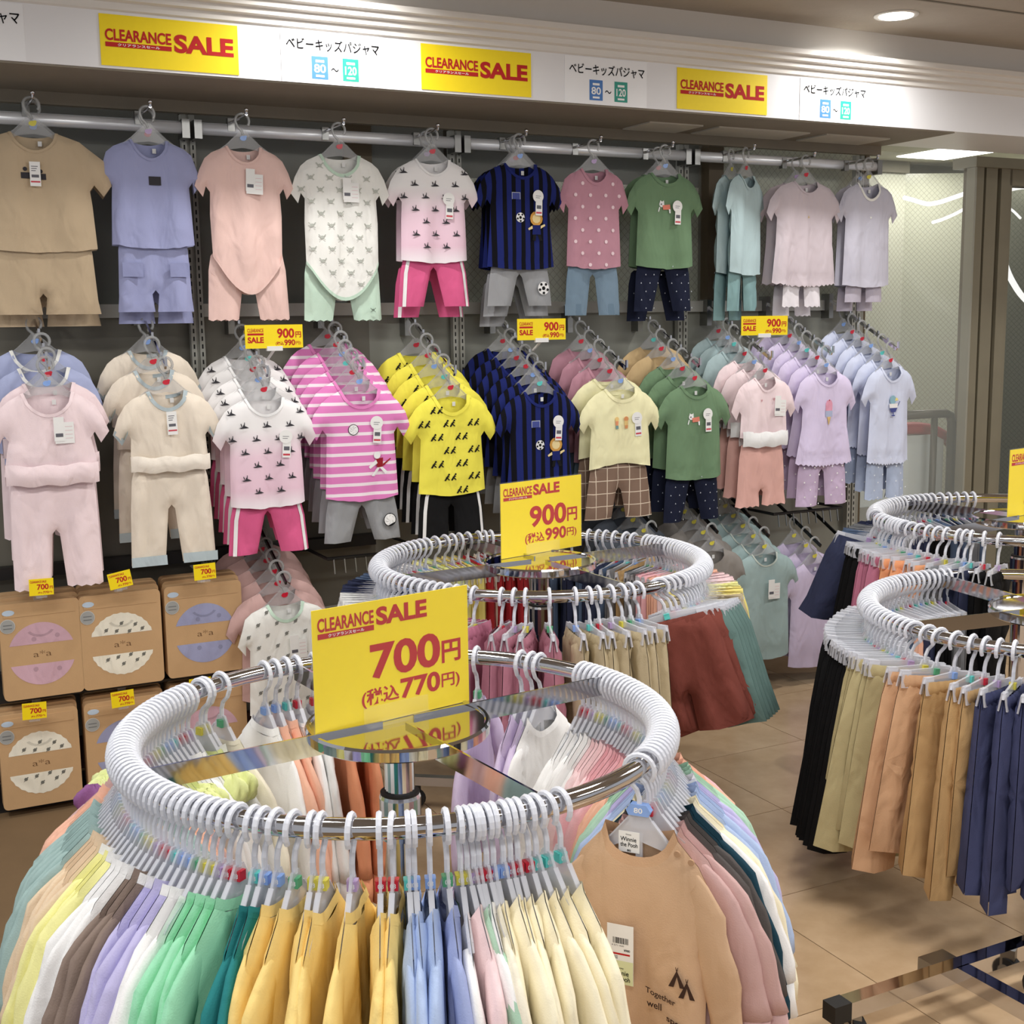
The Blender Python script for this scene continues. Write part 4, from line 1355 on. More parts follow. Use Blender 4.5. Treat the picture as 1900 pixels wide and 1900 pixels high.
letters(nl, '80', -0.019, -0.013, ZR - 0.0275, ZR - 0.024, -0.0028, 0, 0.02); letters(nl, 'Disney', -0.021, -0.012, ZR - 0.0015, ZR + 0.0010, -0.0028, 0, 0.01); nl.build('lettering', BLACKP, nlo)
ht = MB(); R_ = Matrix.Rotation(-0.06, 3, 'Y')
ht.box((-0.022, -0.0262, ZR - 0.188), (0.043, 0.0008, 0.098), 0); rect(ht, -0.0432, -0.0008, ZR - 0.2368, ZR - 0.198, -0.0268, 1)
hto = ht.build('hang_tag', [PAPER, mat('pale_lime_card', (224, 230, 182), 0.6)], pooh)
ht = MB()
letters(ht, 'Disney', -0.028, -0.016, ZR - 0.212, ZR - 0.209, -0.0272, 0, 0.01); letters(ht, 'Winnie', -0.038, -0.008, ZR - 0.222, ZR - 0.214, -0.0272, 0, 0.01); letters(ht, 'the Pooh', -0.038, -0.006, ZR - 0.232, ZR - 0.2235, -0.0272, 0, 0.01)
rr = random.Random(2)
x = -0.034
while x < -0.010:
    w_ = rr.choice((0.0005, 0.001, 0.0014)); rect(ht, x, x + w_, ZR - 0.170, ZR - 0.160, -0.0268, 0); x += w_ + rr.choice((0.0006, 0.001))
letters(ht, '4 571 020', -0.036, -0.016, ZR - 0.1745, ZR - 0.172, -0.0268, 0, 0.0)
letters(ht, '\u00a5980', -0.016, -0.006, ZR - 0.182, ZR - 0.178, -0.0268, 0, 0.02)
rect(ht, -0.038, -0.006, ZR - 0.1885, ZR - 0.1855, -0.0268, 1)
for k in range(3):
    rect(ht, -0.037, -0.026, ZR - 0.1915 - 0.002 * k, ZR - 0.1905 - 0.002 * k, -0.0268, 2)
ht.build('lettering', [BLACKP, REDP, GREYP], hto)
bt = MB()
for x_, z_ in ((0.066, ZR - 0.012), (0.088, ZR - 0.022)):
    bt.tube([(x_, -0.016, z_), (x_, -0.0195, z_)], 0.005, 12)
bt.build('snap_button', cloth((188, 146, 110)), pooh)
ring_place(pooh, 'front', -30, 0.10)
ph = hanger('shirt', (0, 0, 0), 0, 'frosted hanger with blue marker holding the tan tent print sweatshirt', 'frosted hangers on the nearest round rack', None)
bg = MB(); bg.plate([(-0.016, -0.076), (0.016, -0.076), (0.020, -0.068), (0.013, -0.058), (-0.013, -0.058), (-0.020, -0.068)][::-1], -0.0065, 0.0065)
bo = bg.build('size_badge', SIZES['blue'], ph); bo['label'] = 'blue size badge reading 80'
nb = MB(); letters(nb, '80', -0.007, 0.007, -0.0715, -0.063, -0.0068, 0, 0.02); nb.build('size_number', WHITEP, bo)
ring_place(ph, 'front', -30, 0.10)

# ------------------------------------------------------------------ clip-hung bottoms
ZC = -0.092
BOT = {}


def bottom_meshes(kind):
    if kind in BOT:
        return BOT[kind]
    out = []
    for v in range(3):
        if kind == 'shorts':
            a = dict(ww=0.098, zt=ZC, zb=ZC - 0.27, crotch=ZC - 0.17, ox=0.130, ix=0.010, T=0.020, fold=0.010)
        elif kind == 'wide':
            a = dict(ww=0.104, zt=ZC, zb=ZC - 0.30, crotch=ZC - 0.19, ox=0.152, ix=0.008, T=0.024, fold=0.010)
        elif kind == 'trousers':
            a = dict(ww=0.096, zt=ZC, zb=ZC - (0.41, 0.44, 0.47)[v], crotch=ZC - 0.18, ox=(0.120, 0.112, 0.128)[v], ix=0.010, T=0.020, fold=0.010)
        elif kind == 'long':
            a = dict(ww=0.092, zt=ZC, zb=ZC - 0.50, crotch=ZC - 0.17, ox=0.112, ix=0.008, T=0.022, fold=0.008)
        elif kind == 'puffy':
            a = dict(ww=0.10, zt=ZC, zb=ZC - 0.27, crotch=ZC - 0.20, ox=0.145, ix=0.020, T=0.060, fold=0.012)
        me = trouser_mesh(kind, [WHITEP, WHITEP], seed=60 + v + len(kind), step=0.020, y0=0, kx=70, **a)
        mb = MB()
        n = 26
        for sy in (-1, 1):          # gathered waistband
            V = []
            for k, (dz, bl) in enumerate(((0.004, 0.2), (-0.010, 1.0), (-0.024, 0.9), (-0.032, 0.3))):
                for i in range(n + 1):
                    x = -0.100 + 0.200 * i / n
                    e = math.sqrt(max(0.0, 1 - (x / 0.102) ** 2))
                    V.append((x, sy * ((0.008 + 0.010 * bl) * (0.3 + 0.7 * e) + 0.0022 * math.sin(i * 2.3 + v) * e), ZC + dz))
            F = []
            for k in range(3):
                for i in range(n):
                    f = (k * (n + 1) + i, k * (n + 1) + i + 1, (k + 1) * (n + 1) + i + 1, (k + 1) * (n + 1) + i)
                    F.append(f if sy > 0 else tuple(reversed(f)))
            mb.add(V, F)
        out.append((me, mb.mesh('waistband', [WHITEP], True)))
    BOT[kind] = out
    return out


NOUN = {'shorts': 'shorts', 'wide': 'wide shorts', 'trousers': 'trousers', 'long': 'long trousers', 'puffy': 'puffy shorts'}
NAME = {'shorts': 'shorts', 'wide': 'wide_shorts', 'trousers': 'trousers', 'long': 'long_trousers', 'puffy': 'puffy_shorts'}


def bottoms(rack, items, rackname):
    seen, tot = {}, {}
    for th, colour, kind in items:
        tot[(colour, kind, side(th))] = tot.get((colour, kind, side(th)), 0) + 1
    for i, (th, colour, kind) in enumerate(items):
        k = (colour, kind, side(th)); seen[k] = seen.get(k, 0) + 1
        which = 'only' if tot[k] == 1 else '%s of %d' % (ORD(seen[k]), tot[k])
        where = '%s of %s' % (side(th), rackname)
        me, wb = bottom_meshes(kind)[i % 3]
        o = link(NAME[kind], me); recolour(o, [cloth(RGB[colour])] * 2)
        w_ = link('waistband', wb, o); recolour(w_, [cloth(RGB[colour])])
        tag(o, '%s %s %s, %s' % (which, colour, NOUN[kind], where), 'trousers', 'clip-hung bottoms on ' + rackname)
        dense = kind == 'shorts' and (rack == 'middle' and not -100 < th < -43 or rack == 'far right')
        jit, lean, dz = random.uniform(-0.07, 0.07) * (1 if rack == 'middle' else 1.8), 0.07 + random.uniform(-0.02, 0.03), 0.014 if dense else 0.0
        if colour == 'brick red':
            jit, lean = math.radians(-4 - th), 0.25
        elif colour == 'sea green':
            jit, lean = math.radians(-0.5 * th), 0.20
        elif kind in ('long', 'puffy'):
            lean = 0.14 if kind == 'long' else 0.27
        elif colour in ('olive beige', 'terracotta beige'):
            jit = -0.26 + random.uniform(-0.12, 0.12)
            lean += 0.05
        ring_place(o, rack, th, jit, dz, lean)
        h = hanger('clip', (0, 0, 0), 0, 'clip hanger, %s %s %s, %s' % (which.split(' ')[0], colour, NOUN[kind], where), 'clip hangers on ' + rackname, MK[(i * 5) % 6])
        ring_place(h, rack, th, jit, 0, lean)


def sp(a, b, spec):
    kinds = [k for _, n_, k in spec for _ in range(n_)]
    return [(t, c, k) for (t, c), k in zip(spread(a, b, [(c, n_) for c, n_, _ in spec]), kinds)]


mid = [(-103.5, 'plum', 'shorts'), (-99.5, 'plum', 'shorts'), (-95.9, 'plum', 'shorts'), (-88.6, 'plum', 'shorts')]
mid += [(t, 'khaki', 'trousers') for t in (-80.5, -76.0, -72.9, -68.7, -64.9, -61.9, -58.6)]
mid += [(-49.6, 'brick red', 'wide'), (-46.5, 'brick red', 'wide'), (-43.8, 'brick red', 'wide')]
mid += sp(-41.5, 44, [('brick red', 1, 'wide'), ('sea green', 6, 'wide'), ('khaki', 5, 'shorts'), ('yellow', 5, 'shorts'), ('pale yellow', 3, 'shorts'), ('pale pink', 6, 'shorts'), ('peach', 5, 'shorts'), ('pink', 4, 'shorts'), ('grey', 3, 'shorts')])
mid += [(t, c, 'shorts') for t, c in zip((49.2, 52.9, 57.8, 61.8, 65, 68.9, 76, 84), ('gold brown', 'grey', 'denim', 'navy', 'navy', 'denim', 'navy', 'denim'))]
mid += [(t, c, 'shorts') for t, c in zip((97, 103, 108.6, 111.1, 113.9, 118.4, 122.2, 125.4, 129.0, 133.8), ('red', 'red', 'red', 'ivory', 'red', 'yellow', 'yellow', 'yellow', 'lime frilled', 'pale yellow'))]
mid += sp(137, 249, [('white', 5, 'shorts'), ('denim', 4, 'shorts'), ('navy', 6, 'shorts'), ('grey white', 5, 'shorts'), ('light blue', 4, 'shorts'), ('navy', 6, 'shorts'), ('mauve', 5, 'shorts')])
mid = [((t + 180) % 360 - 180, c.replace(' frilled', ''), k) for t, c, k in mid]
RGB['lime'] = RGB['lime frilled']
bottoms('middle', mid, 'the middle round rack')

rt = sp(104, 193, [('grey', 3, 'shorts'), ('black', 4, 'shorts'), ('navy', 3, 'shorts'), ('peach', 3, 'shorts'), ('denim', 4, 'trousers'), ('black', 10, 'trousers'), ('black', 6, 'long')])
rt += sp(193, 206, [('olive beige', 5, 'trousers')])
rt += [(210, 'terracotta beige', 'trousers'), (214.3, 'terracotta beige', 'trousers'), (219.7, 'gold brown', 'trousers'), (224.7, 'gold brown', 'trousers'), (228.6, 'gold brown', 'trousers'), (232.4, 'slate navy', 'trousers'), (236.5, 'slate navy', 'trousers'), (241, 'slate navy', 'trousers'), (246, 'slate navy', 'trousers')]
bottoms('right', rt, 'the nearer right rack')
fr = [(89.8, 'denim', 'shorts'), (93.5, 'grey', 'shorts'), (97.2, 'denim', 'shorts'), (101, 'navy', 'shorts'), (105.1, 'denim', 'shorts')]
fr += sp(108, 168, [('black', 5, 'trousers'), ('navy', 6, 'shorts'), ('grey', 4, 'shorts'), ('denim', 5, 'shorts')])
fr += [(171, 'navy', 'puffy'), (181, 'black', 'long'), (185, 'black', 'long'), (188.5, 'black', 'long')] + sp(191, 201, [('mauve', 5, 'trousers')])
fr += [(204.1, 'apricot', 'trousers'), (208.4, 'apricot', 'trousers'), (212.8, 'apricot', 'trousers'), (216.8, 'apricot', 'trousers'), (220.4, 'grey', 'trousers'), (225.3, 'grey', 'trousers'), (227.8, 'navy', 'trousers'), (230, 'navy', 'trousers'), (234.6, 'black', 'trousers'), (239.7, 'black', 'trousers')]
bottoms('far right', fr, 'the far right rack')

# ------------------------------------------------------------------ kraft window boxes on the left shelves
KRAFT = noisy('kraft_board', (200, 164, 122), 0.7, 0.06, 25, 0.1, 200)


def rounded(w, h, r, n=4):
    pts = []
    for cx, cz, a0 in ((w / 2 - r, h / 2 - r, 0), (-w / 2 + r, h / 2 - r, 90), (-w / 2 + r, -h / 2 + r, 180), (w / 2 - r, -h / 2 + r, 270)):
        for i in range(n + 1):
            a = math.radians(a0 + 90 * i / n)
            pts.append((cx + r * math.cos(a), cz + r * math.sin(a)))
    return pts


def kraft_box(s, t, z, w, h, cl, label, floral, script=True):
    b = on_wall(thing('window_box', label, 'gift box', group='kraft window boxes on the shelves'), s, t, z)
    m = MB(); m.plate(rounded(w, h, 0.014), -0.019, 0.019)
    m.plate([(-w / 2 + 0.012, h / 2 - 0.040), (w / 2 - 0.012, h / 2 - 0.040), (w / 2 - 0.016, h / 2 - 0.012), (-w / 2 + 0.016, h / 2 - 0.012)], -0.0205, -0.018)
    m.build('carton', KRAFT, b)
    r = 0.093
    mm = cloth(cl)
    m = MB()
    for sg in (1, -1):
        n = 22
        a0 = math.asin(0.030 / r)
        P = []
        for i in range(n + 1):
            a = a0 + (PI - 2 * a0) * i / n
            k = r * (1 + (0.025 if (floral and i % 2) else 0))
            P.append((k * math.cos(a), sg * k * math.sin(a)))
        P = P if sg > 0 else P[::-1]
        m.add([(x, -0.0196, zz - 0.012) for x, zz in P], [tuple(range(len(P)))], 0)
        if floral:
            for x, zz in ((-0.045, 0.045), (0.0, 0.062), (0.040, 0.055), (-0.015, 0.040), (0.060, 0.040), (0.022, 0.036)):
                for pts, _ in LEAFY:
                    m.add([(x + a * 0.009, -0.0200, sg * zz - 0.012 + c * 0.009) for a, c in pts], [tuple(range(len(pts)))], 1)
        else:
            for x, zz in ((0.045, 0.050), (-0.02, 0.045)):
                disc(m, x, sg * zz - 0.012, 0.007, 0.007, -0.0200, 2, 9)
    # folded collar seen through the upper window
    for i in range(8):
        a, c = PI * (1.15 + 0.7 * i / 8), PI * (1.15 + 0.7 * (i + 1) / 8)
        m.add([(0.036 * math.cos(q) * k, -0.0200, 0.068 + 0.026 * math.sin(q) * k) for q, k in ((a, 0.9), (c, 0.9), (c, 1.12), (a, 1.12))], [(0, 1, 2, 3)], 2)
    m.build('window', [mm, mat('grey_flower_print', (112, 112, 104), 0.8), cloth([v * 0.88 for v in cl])], b)
    if script:
        m = MB(); letters(m, 'a*a', -0.024, 0.026, -0.021, -0.003, -0.0196, 0, -0.012); m.build('lettering', mat('kraft_print', (110, 78, 48), 0.7), b)
    m = MB(); disc(m, -w / 2 + 0.022, h / 2 - 0.065, 0.021, 0.021, -0.0208, 0, 18)
    disc(m, -w / 2 + 0.022, h / 2 - 0.065, 0.0195, 0.0195, -0.0212, 1, 18)
    for k in range(2):
        rect(m, -w / 2 + 0.010, -w / 2 + 0.034, h / 2 - 0.063 - 0.010 * k, h / 2 - 0.060 - 0.010 * k, -0.0215, 2)
    m.build('round_sticker', [mat('sticker_rim', (206, 208, 206), 0.4), mat('sticker_grey', (164, 166, 164), 0.4), GREYP], b)
    m = MB(); disc(m, -w / 2 + 0.026, h / 2 - 0.026, 0.017, 0.0085, -0.0212, 0, 14); m.build('oval_sticker', mat('sticker_blue', (196, 214, 232), 0.4), b)
    m = MB(); m.plate([(-0.012, h / 2 - 0.01), (0.012, h / 2 - 0.01), (0.012, h / 2 + 0.014), (-0.012, h / 2 + 0.014)], -0.002, 0.0); m.build('hang_tab', CLEAR, b)
    return b


PINKB, FLORB, LAVB = (212, 168, 184), (240, 234, 214), (158, 162, 202)
for (s, z, cl, fl, word) in ((-1.838, 0.490, PINKB, False, 'upper row with pink clothes inside'), (-1.610, 0.490, FLORB, True, 'upper row with floral clothes inside'), (-1.362, 0.492, LAVB, False, 'upper row with lavender clothes inside'),
                             (-1.862, 0.163, FLORB, True, 'lower row with floral clothes inside'), (-1.615, 0.163, LAVB, False, 'lower row, second from the left'), (-1.362, 0.163, PINKB, False, 'lower row behind the front rail')):
    for k, tt in enumerate((0.34, 0.296, 0.252)):
        w_ = 0.222 if s < -1.8 else 0.236
        kraft_box(s + 0.003 * k, tt, z + 0.002 * k, w_, 0.286, cl, 'kraft gift box in the %s%s' % (word, ('', ', second in line', ', third in line')[k]), fl) if k == 0 else None
        if k:
            b = on_wall(thing('window_box', '%s kraft box behind the one in the %s' % (('', 'second', 'third')[k], word.replace(' clothes inside', ' clothes')), 'gift box', group='kraft window boxes on the shelves'), s + 0.004 * k, tt, z + 0.003 * k)
            m = MB(); m.plate(rounded(w_, 0.298, 0.014), -0.019, 0.019); m.build('carton', KRAFT, b)
            m = MB(); m.plate([(-0.012, 0.139), (0.012, 0.139), (0.012, 0.163), (-0.012, 0.163)], -0.002, 0.0); m.build('hang_tab', CLEAR, b)

# ------------------------------------------------------------------ outfits on the wall


def over(shapes, s, dx, dz, x0=0.0, z0=0.0, margin=0.014):
    return lambda mb, sh, pts: [stamp(mb, sh, shapes, x, z, s, 2) for x, z in scatter(sh, pts, dx, dz, margin, x0, z0)]


def spots(lst):
    return lambda mb, sh, pts: [stamp(mb, sh, shapes, x, z, s, mi) for shapes, x, z, s, mi in lst]


BLK, WHT = cloth((26, 26, 28)), cloth((244, 244, 244))
DARKINK, CRABINK = cloth((62, 60, 66)), cloth((184, 188, 178))
LION = [(circ(0, 0.9, 0.62, 12), 0), (circ(0, 0.9, 0.40, 10), 1), ([(-0.35, 0.35), (0.35, 0.35), (0.42, -0.45), (-0.42, -0.45)], 2), ([(-0.42, 0.3), (-0.85, 0.05), (-0.78, -0.1), (-0.38, 0.05)], 1),
        ([(0.40, 0.3), (0.80, 0.45), (0.85, 0.30), (0.38, 0.05)], 1), ([(-0.36, -0.45), (-0.05, -0.45), (-0.15, -1.0), (-0.45, -0.95)], 3), ([(0.05, -0.45), (0.36, -0.45), (0.55, -0.95), (0.28, -1.0)], 3)]
NET = [([(-1, -0.7), (1, -0.7), (1, 0.7), (-1, 0.7)], 0), ([(-0.88, -0.7), (0.88, -0.7), (0.88, 0.58), (-0.88, 0.58)], 1)]
CATP = [([(-1.2, -0.55), (-1.05, -0.6), (-0.85, 0.0), (-1.0, 0.1)], 0), (circ(-0.6, 0.45, 0.42, 10), 0), ([(-0.95, 0.6), (-0.85, 1.0), (-0.65, 0.8)], 0), ([(-0.5, 0.8), (-0.28, 1.0), (-0.22, 0.6)], 0),
        ([(-0.5, 0.3), (0.75, 0.45), (0.85, -0.25), (-0.4, -0.3)], 1), ([(0.55, -0.2), (0.85, -0.2), (0.85, -0.75), (0.65, -0.75)], 0), (circ(-0.72, 0.45, 0.10, 6), 2)]
PLAYER = [([(-0.3, 0.5), (0.45, 0.6), (0.4, -0.25), (-0.15, -0.3)], 1), ([(-0.25, 0.45), (-1.0, -0.2), (-0.85, -0.4), (-0.1, 0.1)], 0), ([(0.4, 0.0), (1.15, 0.55), (1.2, 0.45), (0.45, -0.2)], 1),
          ([(-0.15, -0.3), (0.12, -0.3), (-0.45, -1.1), (-0.75, -1.05)], 0), ([(0.05, -0.3), (0.35, -0.25), (0.85, -0.75), (0.65, -0.95)], 0), (circ(-0.15, 0.85, 0.34, 10), 0)]
DUO = [(circ(-0.7, 0.5, 0.32, 9), 0), ([(-0.95, 0.25), (-0.45, 0.25), (-0.5, -0.35), (-0.9, -0.35)], 1), ([(-0.9, -0.35), (-0.5, -0.35), (-0.45, -0.8), (-0.9, -0.8)], 2),
       (circ(0.7, 0.5, 0.34, 9), 3), ([(0.45, 0.25), (0.95, 0.25), (0.95, -0.35), (0.45, -0.35)], 0), ([(0.5, -0.35), (0.95, -0.35), (0.9, -0.8), (0.5, -0.8)], 3)]
LOLLY = [([(-0.36, 0.15), (0.36, 0.15), (0.36, 0.75), (0.22, 1.02), (-0.22, 1.02), (-0.36, 0.75)], 0), ([(-0.38, -0.35), (0.38, -0.35), (0.38, 0.15), (-0.38, 0.15)], 1), ([(-0.2, -0.35), (0.2, -0.35), (0.02, -1.0), (-0.04, -1.0)], 2), (circ(0, 1.02, 0.07, 6), 3)]
SUNDAE = [(circ(-0.05, 0.6, 0.42, 12), 0), ([(0.2, 0.5), (0.62, 0.55), (0.5, 0.75), (0.3, 0.8)], 1), ([(-0.55, 0.25), (0.55, 0.25), (0.5, -0.15), (-0.5, -0.15)], 2), ([(-0.5, -0.15), (0.5, -0.15), (0.3, -0.55), (-0.3, -0.55)], 3), ([(-0.06, -0.55), (0.06, -0.55), (0.06, -0.8), (-0.06, -0.8)], 3), ([(-0.25, -0.8), (0.25, -0.8), (0.2, -0.92), (-0.2, -0.92)], 3), ([(0.5, 0.05), (0.56, 0.02), (0.78, 0.45), (0.72, 0.48)], 3)]
HEARTS = [([(0, -0.6), (0.5, 0.1), (0.3, 0.5), (0, 0.25), (-0.3, 0.5), (-0.5, 0.1)], 0)]

SHIRTS, PANTS = {}, {}


def S_(key, mats, **k):
    SHIRTS[key] = shirt_mesh('shirt', mats, **k)


def P_(key, mats, **k):
    PANTS[key] = trouser_mesh('trousers', mats, **k)


SAND, PERI, BPINK, MINTL = cloth((196, 172, 138)), cloth((158, 164, 210)), cloth((240, 200, 190)), cloth((196, 226, 204))
OFFW = cloth((240, 240, 234)); NAVYS = striped('navy_black_stripes', (28, 40, 118), (12, 12, 22), [('x', 0.036, 0.016, 0.008)]); NAVYB = cloth((28, 40, 118))
DIP = dipped('white_to_pink_dye', [(-0.42, (246, 240, 244)), (-0.36, (240, 206, 222)), (-0.26, (242, 212, 226)), (-0.17, (246, 244, 244))])
MAUVED, GREENT, SAGEB, LILG = cloth((200, 140, 158)), cloth((110, 144, 106)), cloth((176, 202, 206)), cloth((206, 192, 200))
GLIL, LAVT, PBLUE, PPINK, PYEL = cloth((198, 196, 212)), cloth((220, 206, 240)), cloth((208, 216, 242)), cloth((248, 222, 226)), cloth((248, 240, 186))
CREAMT, GRBLUE = cloth((238, 224, 204)), cloth((178, 194, 200))
PSTR = striped('pink_white_stripes', (238, 126, 200), (250, 232, 242), [('z', 0.032, 0.010, 0.0)]); PINKT = cloth((240, 130, 200))
YELT = cloth((250, 236, 64))
BLUEL = cloth((172, 182, 224))

S_('sand', [SAND, SAND, DARKINK], w=0.150, sw=0.125, ex=0.205, L=0.325, nw=0.060, nd=0.052, seed=1, band=0.008, sd=0.155, prints=spots([(DOT, -0.030, -0.185, 0.010, 2), (DOT, 0.012, -0.190, 0.010, 2), (NET[:1], -0.030, -0.203, 0.012, 2), (NET[:1], 0.014, -0.205, 0.012, 2)]))
S_('periwinkle', [PERI, PERI, DARKINK], w=0.116, sw=0.104, ex=0.150, L=0.305, nw=0.050, nd=0.055, seed=2, band=0.008, sd=0.13, prints=spots([(NET[:1], 0.008, -0.20, 0.018, 2)]))
S_('pink_body', [BPINK, BPINK], w=0.112, sw=0.100, ex=0.152, L=0.335, nw=0.050, nd=0.050, seed=3, band=0.008, hem='bodysuit', flare=0.98)
S_('crab_body', [OFFW, MINTL, CRABINK], w=0.122, sw=0.108, ex=0.162, L=0.345, nw=0.060, nd=0.062, seed=4, band=0.010, hem='bodysuit', flare=1.0, prints=over(CRAB, 0.0130, 0.062, 0.037))
S_('dino', [DIP, WHT, DARKINK], w=0.113, sw=0.102, ex=0.160, L=0.325, nw=0.056, nd=0.050, seed=5, band=0.008, flare=1.04, prints=over(DINO, 0.0155, 0.072, 0.040, 0.02))
S_('navy', [NAVYS, NAVYB, WHT, BLK, cloth((224, 160, 64)), cloth((240, 216, 150)), NAVYB, BLK, cloth((190, 196, 210)), cloth((70, 82, 160))], w=0.118, sw=0.106, ex=0.168, L=0.345, nw=0.056, nd=0.046, seed=6, band=0.010, flare=1.12,
   prints=spots([(SOCCER, -0.012, -0.262, 0.0165, 2), (LION, 0.052, -0.300, 0.040, 4), (NET, -0.028, -0.190, 0.0165, 8)]))
S_('mauve', [MAUVED, MAUVED, cloth((244, 214, 222))], w=0.104, sw=0.094, ex=0.140, L=0.335, nw=0.046, nd=0.050, seed=7, band=0.010, prints=over(DOT, 0.0110, 0.060, 0.040))
S_('green', [GREENT, GREENT, WHT, cloth((238, 132, 108)), BLK], w=0.118, sw=0.106, ex=0.165, L=0.330, nw=0.056, nd=0.040, seed=8, band=0.012, prints=spots([(CATP, -0.012, -0.205, 0.026, 2)]))
S_('sage', [SAGEB, SAGEB], w=0.112, sw=0.100, ex=0.150, L=0.360, nw=0.052, nd=0.05, seed=9, band=0.010)
S_('lilac_wide', [LILG, LILG, cloth((206, 176, 120))], w=0.145, sw=0.125, ex=0.190, L=0.385, nw=0.056, nd=0.045, seed=10, band=0.008, hem='ruffle', fold=0.010, flare=1.04, prints=spots([(TRI, 0.0, -0.215, 0.010, 2)]))
S_('grey_lilac', [GLIL, OFFW, OFFW], w=0.112, sw=0.100, ex=0.150, L=0.395, nw=0.048, nd=0.062, seed=11, band=0.010, prints=spots([(DOT, 0.0, -0.215, 0.007, 2)]))
S_('ruffle_pink', [PPINK, PPINK, GREYP], w=0.112, sw=0.104, ex=0.158, L=0.232, nw=0.064, nd=0.062, seed=12, band=0.009, hem='ruffle', sd=0.13)
S_('lav_blue', [BLUEL, OFFW], w=0.118, sw=0.108, ex=0.160, L=0.30, nw=0.064, nd=0.062, seed=13, band=0.010)
S_('cream', [CREAMT, GRBLUE], w=0.108, sw=0.100, ex=0.156, L=0.215, nw=0.050, nd=0.050, seed=14, band=0.011, fold=0.010, sleeve_trim=True)
S_('stripe', [PSTR, PINKT, WHT, BLK, WHT, cloth((170, 30, 40)), BLK], w=0.114, sw=0.104, ex=0.164, L=0.340, nw=0.060, nd=0.052, seed=15, band=0.010,
   prints=spots([(VOLLEY, -0.030, -0.205, 0.0165, 2), (PLAYER, 0.050, -0.318, 0.034, 4)]))
S_('yellow', [YELT, YELT, BLK], w=0.112, sw=0.104, ex=0.164, L=0.315, nw=0.058, nd=0.056, seed=16, band=0.012, flare=1.08,
   prints=lambda mb, sh, pts: [stamp(mb, sh, FIG, x + q, z, 0.0140, 2) for x, z in scatter(sh, pts, 0.088, 0.044, 0.016, 0.02) for q in (-0.013, 0.011) if inside(pts, x + q + 0.012, z) and inside(pts, x + q - 0.012, z)])
S_('pale_yellow', [PYEL, PYEL, cloth((240, 200, 120)), cloth((240, 150, 100)), cloth((120, 160, 160)), cloth((230, 150, 90))], w=0.118, sw=0.104, ex=0.166, L=0.280, nw=0.058, nd=0.040, seed=17, band=0.012, hem='flat', curve=-0.018, prints=spots([(DUO, -0.006, -0.200, 0.026, 2)]))
S_('pink_short', [PPINK, PPINK, cloth((206, 150, 158))], w=0.106, sw=0.098, ex=0.150, L=0.22, nw=0.046, nd=0.048, seed=18, band=0.008, fold=0.010, prints=spots([(HEARTS, -0.03, -0.165, 0.010, 2), (HEARTS, 0.03, -0.162, 0.010, 2)]))
S_('lavender', [LAVT, LAVT, cloth((238, 158, 186)), cloth((172, 182, 214)), cloth((226, 188, 120)), cloth((190, 60, 80))], w=0.108, sw=0.098, ex=0.146, L=0.345, nw=0.052, nd=0.050, seed=19, band=0.009, hem='ruffle', flare=1.16, prints=spots([(LOLLY, 0.0, -0.235, 0.046, 2)]))
S_('pale_blue', [PBLUE, PBLUE, cloth((140, 190, 208)), cloth((244, 226, 130)), cloth((240, 240, 240)), cloth((74, 84, 158))], w=0.104, sw=0.096, ex=0.148, L=0.370, nw=0.048, nd=0.055, seed=20, band=0.009, hem='ruffle', flare=1.0, prints=spots([(SUNDAE, 0.0, -0.235, 0.042, 2)]))
S_('tan_plain', [cloth((206, 174, 122)), cloth((206, 174, 122))], w=0.116, sw=0.104, ex=0.164, L=0.33, nw=0.056, nd=0.04, seed=21, fold=0.010)
S_('dusty', [cloth((206, 164, 158)), cloth((206, 164, 158))], w=0.120, sw=0.108, ex=0.165, L=0.34, nw=0.058, nd=0.05, seed=22)
S_('animals', [OFFW, MINTL, cloth((128, 128, 122))], w=0.118, sw=0.106, ex=0.150, L=0.345, nw=0.052, nd=0.05, seed=23, band=0.010, prints=over(LEAFY, 0.0095, 0.060, 0.036))
S_('slate', [cloth((96, 104, 116)), cloth((96, 104, 116))], w=0.124, sw=0.112, ex=0.168, L=0.36, nw=0.052, nd=0.05, seed=24)
S_('grey_sage', [cloth((158, 184, 184)), cloth((190, 200, 190))], w=0.118, sw=0.108, ex=0.165, L=0.40, nw=0.054, nd=0.045, seed=25, band=0.006)
S_('mid_grey', [cloth((146, 140, 134)), cloth((146, 140, 134))], w=0.118, sw=0.108, ex=0.165, L=0.38, nw=0.054, nd=0.05, seed=26)
S_('lilac_low', [cloth((206, 192, 224)), cloth((206, 192, 224))], w=0.110, sw=0.100, ex=0.150, L=0.40, nw=0.052, nd=0.05, seed=27)
S_('peach_low', [cloth((244, 204, 188)), cloth((244, 204, 188))], w=0.110, sw=0.100, ex=0.150, L=0.40, nw=0.052, nd=0.05, seed=28)

